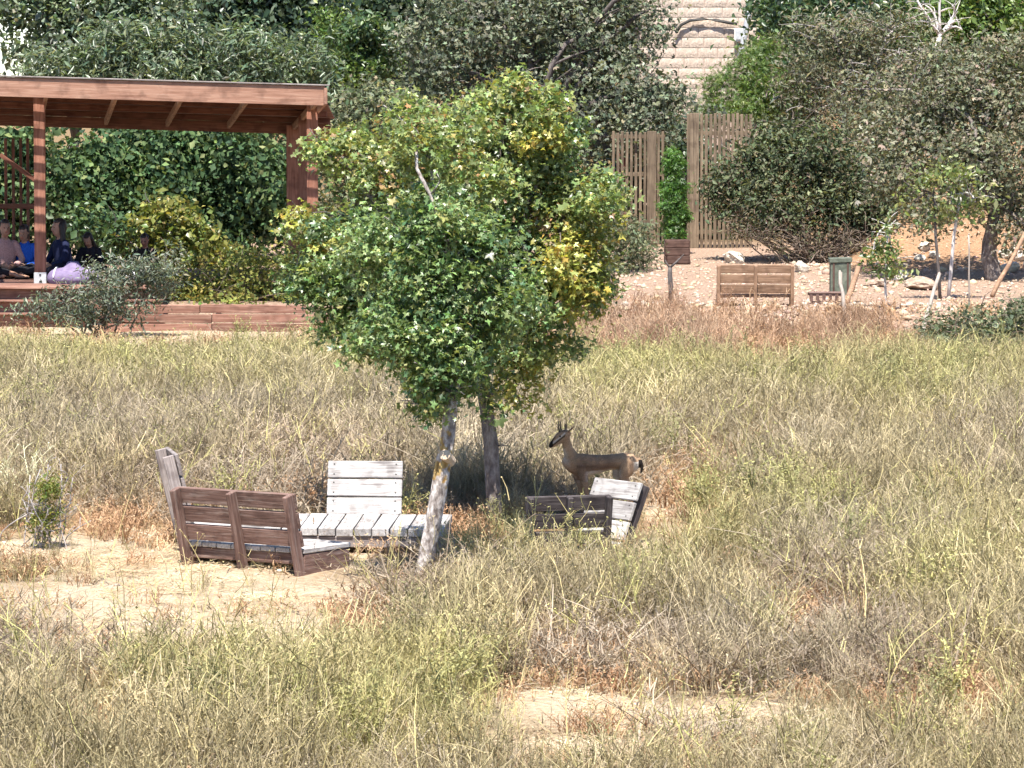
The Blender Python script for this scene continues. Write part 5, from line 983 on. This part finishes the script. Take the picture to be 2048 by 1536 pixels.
# ------------------------------------------------------------------ people sitting on the deck
def person(label, loc, rz, shirt, trousers, skin=(.36, .20, .135), hair='long', bow=0.0, lean=0.05, scale=1.0, arms='lap'):
    e = empty('person', loc, rz); e.scale = (scale,) * 3; tag(e, label, 'person', 'people seated under the pergola')
    # local: +y is where the person faces, z up, sitting cross-legged
    hip, chest, sh = (0, 0, .12), (0, lean * .5, .36), (0, lean, .52)
    hx = (0, lean + .03 + .10 * bow, .755 - .05 * bow)
    torso = ([(0, -.01, .08), (0, 0, .2), chest, (0, lean, .47), (0, lean, .55), (0, lean + .01 + .03 * bow, .60)], [(.12, .17), (.115, .155), (.115, .165), (.095, .165), (.06, .10), (.052, .055)], (0, 1, 0))
    f = Vector((0, math.cos(bow * .9), -math.sin(bow * .9))); up = Vector((0, math.sin(bow * .9), math.cos(bow * .9))); H = Vector(hx)
    pt = lambda a, b, x=0: tuple(H + f * a + up * b + Vector((x, 0, 0)))
    head = ([pt(-.005, -.105), pt(.015, -.06), pt(.005, 0), pt(-.01, .06), pt(-.015, .095)], [(.052, .046), (.082, .066), (.096, .076), (.088, .072), (.05, .045)], tuple(f))
    neck = ([(0, lean, .54), pt(-.02, -.07)], [(.055, .055), (.05, .05)], (0, 1, 0))
    nose = ([pt(.092, .02), pt(.108, -.012), pt(.112, -.03)], [(.009, .009), (.013, .012), (.012, .015)], tuple(up))
    brow = ([pt(.088, .03, -.04), pt(.094, .034, 0), pt(.088, .03, .04)], [.008, .009, .008], tuple(up)); lips = ([pt(.084, -.055, -.022), pt(.092, -.055, 0), pt(.084, -.055, .022)], [.007, .009, .007], tuple(up))
    ears = [([pt(-.01, .015, s * .075), pt(-.02, -.02, s * .078)], [(.018, .009), (.014, .008)], tuple(f)) for s in (-1, 1)]
    body = [torso, neck, head, nose, brow, lips] + ears; shirtp = [([(0, -.01, .10), (0, 0, .2), chest, (0, lean, .47), (0, lean, .555)], [(.135, .185), (.128, .172), (.128, .182), (.108, .18), (.072, .11)], (0, 1, 0))]
    trp = [([(0, -.02, .04), (0, -.01, .10), (0, 0, .17)], [(.145, .19), (.14, .19), (.125, .17)], (0, 1, 0))]
    for s in (-1, 1):
        S_ = (s * .165, lean, .50); E_ = (s * .25, lean + .07, .29); Wr = (s * .10, .25, .20) if arms == 'lap' else (s * .20, .33, .26)
        body.append(([S_, E_, Wr], [.048, .038, .026], (0, 1, 0))); shirtp.append(([(s * .13, lean, .51), S_, E_, tuple(np.array(E_) * .15 + np.array(Wr) * .85)], [.06, .064, .052, .040], (0, 1, 0)))
        w = np.array(Wr); d = np.array((-s * .75, .45, -.2)); d /= np.linalg.norm(d); sd = np.array((0, .4, .9)); 
        body.append(([w, w + d * .05, w + d * .085], [(.018, .03), (.02, .042), (.016, .04)], tuple(np.cross(d, sd))))
        for k, (o_, l_) in enumerate(((-.030, .062), (-.010, .075), (.010, .070), (.029, .055))):
            b0 = w + d * .085 + sd * o_; m1 = b0 + d * l_ * .55 + np.array((0, 0, .006)); m2 = m1 + (d * .6 + np.array((-s * .1, -.35, -.6))) * l_ * .45
            body.append(([b0 - d * .02, m1, m2], [.0095, .009, .0075], (0, 0, 1)))
        b0 = w + d * .03 + sd * .03; body.append(([b0, b0 + d * .02 + sd * .03, b0 + d * .05 + sd * .04], [.012, .0105, .009], (0, 0, 1)))
        hp = (s * .10, .02, .10); kn = (s * .36, .27, .17); an = (-s * .06, .34 + .05 * (s > 0), .075)
        body.append(([hp, kn, an], [.08, .055, .036], (0, 0, 1))); trp.append(([hp, (s * .24, .15, .15), kn, tuple(np.array(kn) * .2 + np.array(an) * .8)], [.098, .086, .07, .052], (0, 0, 1)))
        body.append(([an, (an[0] - s * .06, an[1] + .02, .045), (an[0] - s * .14, an[1] + .04, .035)], [(.035, .036), (.03, .042), (.018, .036)], (0, 0, 1)))
    me = fuse('body', body, .0085, 2); sk = np.array(skin)
    def bc(co):
        c = np.tile(sk, (len(co), 1)); rel = co - np.array(H); a = rel @ np.array(f); b = rel @ np.array(up)
        w = np.exp(-((b + .055) / .008) ** 2) * (a > .075) * (np.abs(rel[:, 0]) < .026); c = c * (1 - w[:, None]) + np.array((.28, .09, .075)) * w[:, None]; return c
    paint(me, bc); obj('body', me, M['skin'], e)
    me = fuse('sweater', shirtp, .012, 2); paint(me, lambda co: np.tile(np.array(shirt), (len(co), 1)) * (1 + .25 * (fbm(co[:, 0] * 14, co[:, 2] * 14 + co[:, 1] * 6) - .5))[:, None]); obj('sweater', me, M['cloth'], e)
    me = fuse('trousers', trp, .012, 2); paint(me, lambda co: np.tile(np.array(trousers), (len(co), 1))); obj('trousers', me, M['cloth'], e)
    hp_ = [([pt(-.03, -.06), pt(-.035, .02), pt(-.03, .075), pt(-.01, .105)], [(.085, .078), (.092, .088), (.084, .083), (.05, .05)], tuple(f)), ([pt(.045, .085), pt(.03, .1), pt(-.02, .105)], [(.03, .055), (.03, .06), (.03, .06)], tuple(up))]
    if hair == 'long':
        for s in (-1, 0, 1): hp_.append(([pt(-.05 + .04 * abs(s), .04, s * .06), pt(-.06 + .035 * abs(s), -.08, s * .078), pt(-.07 + .05 * abs(s), -.2, s * .085), pt(-.07 + .05 * abs(s), -.30, s * .08)], [(.045, .04), (.042, .038), (.035, .04), (.012, .02)], tuple(f)))
    else: hp_.append(([pt(-.11, .03), pt(-.135, .05), pt(-.16, .03)], [.03, .045, .02], tuple(up)))
    obj('hair', fuse('hair', hp_, .010, 1), M['hair'], e)
    bm = bmesh.new(); bmesh.ops.create_uvsphere(bm, u_segments=8, v_segments=6, radius=.0095); me = bpy.data.meshes.new('eye'); bm.to_mesh(me); bm.free(); me.materials.append(M['eye'])
    for s in (-1, 1): o = obj('eye', me, None, e); o.location = Vector(pt(.084, .012, s * .031))
    return e
def people():
    z = 1.312; y = 68.9
    xat = lambda u, yy: P(u, 500, yy).x
    person('person with pink-beige top sitting at the left picture edge', (xat(8, y), y, z), R(200), (.42, .25, .23), (.02, .02, .025), arms='lap', hair='bun')
    person('person in a bright blue top partly hidden behind the front post', (xat(52, y + .1), y + .1, z - .0), R(165), (.02, .09, .42), (.02, .02, .025), hair='bun', bow=.3, scale=.92)
    person('long-haired person in navy right of the front post, looking left', (xat(128, y - .1), y - .1, z), R(120), (.014, .018, .05), (.015, .015, .025), hair='long', bow=.05, scale=1.02)
    person('person in black with bowed head behind the blue-grey shrub', (xat(186, y + .3), y + .3, z - .0), R(160), (.02, .018, .025), (.015, .015, .02), hair='long', bow=.7, lean=.12, scale=.80)
    person('rightmost seated person in dark clothes, mostly hidden by the shrub', (xat(292, y + .5), y + .5, z - .0), R(170), (.022, .018, .02), (.02, .02, .02), hair='bun', bow=.4, scale=.76, skin=(.27, .13, .09))
    # lilac round cushion and white bag on the deck
    e = empty('floor_cushion', (xat(146, 67.2), 67.2, 1.311)); tag(e, 'lilac round cushion with pale trim on the deck beside the post', 'cushion')
    me = fuse('cushion_body', [([(0, 0, .01), (0, 0, .06), (0, 0, .14), (0, 0, .21), (0, 0, .235)], [(.30, .36), (.33, .39), (.32, .37), (.25, .29), (.12, .14)], (0, 1, 0))], .02, 2); obj('cushion_body', me, M['purple'], e)
    for a_ in (-.24, .24):
        mb = MB(); t = np.linspace(-1.25, 1.25, 13); mb.tube(np.stack([a_ + .03 * np.sin(t), -.34 * np.cos(t) * 0 + np.sin(t) * .28, .03 + .205 * np.cos(t)], -1) * np.array([1, 1, 1]), .011, 6); obj('piping', mb.mesh('piping', M['white_cloth']), None, e)
    e = empty('white_bag', (xat(262, 67.0), 67.0, 1.311)); tag(e, 'small crumpled white bag on the deck behind the blue-grey shrub', 'bag')
    obj('bag_body', fuse('bag_body', [([(-.12, 0, .05), (-.03, 0, .08), (.06, .01, .12), (.11, 0, .10)], [(.045, .07), (.07, .09), (.075, .08), (.04, .05)], (0, 0, 1)), ([(-.08, -.04, .05), (.0, -.06, .10)], [.04, .05], (0, 0, 1))], .014, 1), M['white_cloth'], e)
    mb = MB(); t = np.linspace(0, math.pi, 9); mb.tube(np.stack([.05 + .05 * np.cos(t), 0 * t, .16 + .07 * np.sin(t)], -1), .006, 5); obj('handle', mb.mesh('handle', M['white_cloth']), None, e)
people()

# ------------------------------------------------------------------ things on the upper terrace
def terrace():
    rock(1470, 527, 46, 24, 'white boulder left behind the terrace bench, below screens', 0)
    rock(1601, 545, 34, 24, 'white rock right behind the terrace bench', 1)
    rock(1750, 572, 50, 22, 'pale brown boulder left of the fallen log', 5)
    rock(1845, 578, 74, 24, 'long brown boulder lying under the saplings', 6)
    rock(1800, 560, 44, 20, 'flat pale rock between the two brown boulders', 2)
    rock(2020, 545, 50, 22, 'pale stone at the right edge, nearest the olive trunk', 3)
    for k, (u, v, w) in enumerate([(2010, 515, 30), (2042, 520, 34), (2030, 500, 26), (2060, 540, 36), (1990, 530, 22), (1850, 500, 30), (1870, 515, 26), (1840, 520, 22)]):
        rock(u, v, w, w * .55, 'small pale stones strewn on the slope around the olive trunk', k % 5, group='loose slope stones')
    # rough line of edging stones along the terrace rim
    for k in range(36):
        u = 1215 + k * 19 + random.uniform(-5, 5)
        if 1425 < u < 1600: continue
        rock(u, 0, random.uniform(12, 21), random.uniform(6, 10), 'small pale edging stones along the rim of the upper terrace', k % 5, group='terrace edging stones', y=66.35 + random.uniform(-.1, .1))
    # brown box
    p = on(1354, 527); s = p.y / FPX; e = empty('wooden_planter', p); tag(e, 'dark brown square timber planter box below the columnar cypress', 'planter')
    w, h = 48 * s, 48 * s
    for k in range(4):
        a = k * math.pi / 2; n = Vector((math.sin(a), -math.cos(a), 0)); t = Vector((math.cos(a), math.sin(a), 0))
        for j in range(3): board('side_board', w - .02, h / 3 - .008, .025, M['bin_wood'], e, n * (w / 2) + Vector((0, 0, h / 6 + j * h / 3)), t, (0, 0, 1))
    board('soil', w - .06, w - .06, .03, M['mortar'], e, (0, 0, h * .85))
    # grey-green covered bin
    p = on(1680, 590); s = p.y / FPX; e = empty('covered_bin', p); tag(e, 'grey-green covered bin standing right of the terrace bench', 'bin'); w, h = 44 * s, 74 * s
    board('bin_body', h * .9, w * .92, w * .85, M['bin_green'], e, (0, 0, h * .45), (0, 0, 1), (1, 0, .02))
    board('bin_lid', w * 1.03, w * .96, h * .12, M['bin_green'], e, (0, 0, h * .95), (1, 0, .03), (0, 1, 0))
    for dx in (-.32, .32): board('strap', h * .88, .03, .012, M['bin_wood'], e, (dx * w, -w * .43, h * .45), (0, 0, 1), (1, 0, 0))
    # leaning stakes and plank
    def stake(name, a, b, r_, mat, label):
        e = empty(name, a); tag(e, label, 'stake'); A, B = np.zeros(3), np.array(Vector(b) - Vector(a)); mb = MB(); t = np.linspace(0, 1, 6)[:, None]
        mb.tube(A + (B - A) * t + RNG.normal(0, .006, (6, 3)), np.linspace(r_, r_ * .85, 6), 8, .06); obj('shaft', mb.mesh('shaft', M[mat]), None, e)
        tip = MB(); tip.tube([B, B + (B - A) / np.linalg.norm(B - A) * .03], [r_ * .85, r_ * .4], 8); obj('tip', tip.mesh('tip', M[mat]), None, e)
    stake('pale_stake', P(1694, 652, 64.6), P(1680, 545, 64.9), .03, 'stake_wood', 'pale stake leaning left in front of the grey-green bin')
    stake('brown_stake', P(1693, 608, 66.6), P(1716, 535, 67.1), .045, 'tan_wood', 'brown stake leaning right beside the grey-green bin')
    stake('pale_stake', P(1835, 694, 62.8), P(1878, 548, 63.6), .03, 'stake_wood', 'long pale stake leaning right in front of the saplings')
    stake('brown_stake', P(1985, 590, 67.2), P(2056, 455, 67.9), .035, 'tan_wood', 'brown pole leaning right past the gnarled olive trunk')
    stake('pale_stake', P(1938, 612, 67), P(1938, 470, 67), .014, 'stake_wood', 'thin upright pale stake between sapling and olive trunk')
    # dead Y-shaped sapling left of the bench
    a = P(1341, 613, 66.4); a.z = gz(a.x, a.y); e = empty('dead_sapling', a); tag(e, 'dark dead stub of a sapling left of the terrace bench', 'dead sapling'); A = np.array(a)
    mb = MB(); pts = [np.array(P(1341, 615, 66.4)) - A, np.array(P(1342, 580, 66.4)) - A, np.array(P(1340, 550, 66.4)) - A, np.array(P(1340, 535, 66.4)) - A]; mb.tube(pts, [.045, .038, .035, .028], 9, .08)
    for (u, v) in ((1330, 520), (1358, 517), (1368, 508)): mb.tube([pts[-1], np.array(P((u + 1340) / 2, (v + 535) / 2 + 2, 66.4)) - A, np.array(P(u, v, 66.4)) - A], [.02, .014, .007], 6)
    obj('trunk', mb.mesh('trunk', M['bark_dark']), None, e)
    # low slatted crate
    p = P(1654, 610, 66.7); p.z = gz(p.x, p.y); e = empty('slatted_crate', p); tag(e, 'low brown slatted crate right of the terrace bench', 'crate'); w = 72 * 66.7 / FPX
    for z in (.02, .14): board('rail', w, .03, .025, M['brown_wood'], e, (0, 0, z), (1, 0, 0), (0, 0, 1)); board('rail', w, .03, .025, M['brown_wood'], e, (0, .3, z), (1, 0, 0), (0, 0, 1))
    for k in range(6): board('slat', .145, .05, .02, M['brown_wood'], e, (-w / 2 + .03 + k * (w - .06) / 5, -.024, .075), (0, 0, 1), (1, 0, 0))
    for k in range(5): board('top_slat', w, .05, .018, M['brown_wood'], e, (0, .0 + k * .07, .168), (1, 0, 0), (0, 1, 0))
M['bin_wood'] = wood('planter_dark_wood', (.05, .026, .02), (.085, .048, .038), (.13, .08, .065))
terrace()

# ------------------------------------------------------------------ small stones: bank rubble, path pebbles
def rubble(name, label, n, fn, smin, smax, mat):
    r = np.random.default_rng(len(name)); Vs, Fs = [], []; k = 0
    bm = bmesh.new(); bmesh.ops.create_icosphere(bm, subdivisions=1, radius=1); T = np.array([v.co[:] for v in bm.verts]); TF = np.array([[v.index for v in f.verts] for f in bm.faces]); bm.free()
    x, y = fn(r, n); m = len(x); s = r.uniform(smin, smax, m) * np.exp(r.normal(0, .35, m)); z = GZ(x, y) + s * .25
    V = T[None] * (s[:, None, None] * r.uniform(.6, 1.25, (m, 1, 3))) * (1 + r.normal(0, .14, (m, len(T), 1)))
    V[:, :, 2] *= .7; V += np.stack([x, y, z], -1)[:, None]
    F = (TF[None] + (np.arange(m) * len(T))[:, None, None]).reshape(-1, 3)
    c = np.repeat(r.uniform(.7, 1.2, (m, 1)) * np.array(mat) * (1 + r.normal(0, .05, (m, 3))), len(T), 0)
    tag(obj(name, mesh_np(name, V.reshape(-1, 3), F, False, c, M['pebble'])), label, 'stones', kind='stuff')
M['pebble'] = vcol_mat('pebble', .9, .15, .5, 120)
def f_bank(r, n): y = r.uniform(63.6, 66.2, n); x = r.uniform(1.0, 8.2, n); return x, y
def f_terr(r, n): y = r.uniform(66.5, 78, n); x = r.uniform(1.2, 8.8, n); return x, y
def f_field(r, n):
    y = r.uniform(30, 62, n); x = r.uniform(-6, 6, n); p = zones(x, y)[0]; k = r.random(n) < p * .9 + .04; return x[k], y[k]
rubble('bank_rubble', 'pinkish broken stones scattered over the terrace bank', 1500, f_bank, .018, .045, (.50, .37, .28))
rubble('terrace_gravel', 'pale gravel and small stones on the upper terrace', 2600, f_terr, .012, .035, (.48, .36, .27))
rubble('path_pebbles', 'small pale pebbles on the trodden sandy patches of the field', 5000, f_field, .006, .018, (.58, .47, .35))
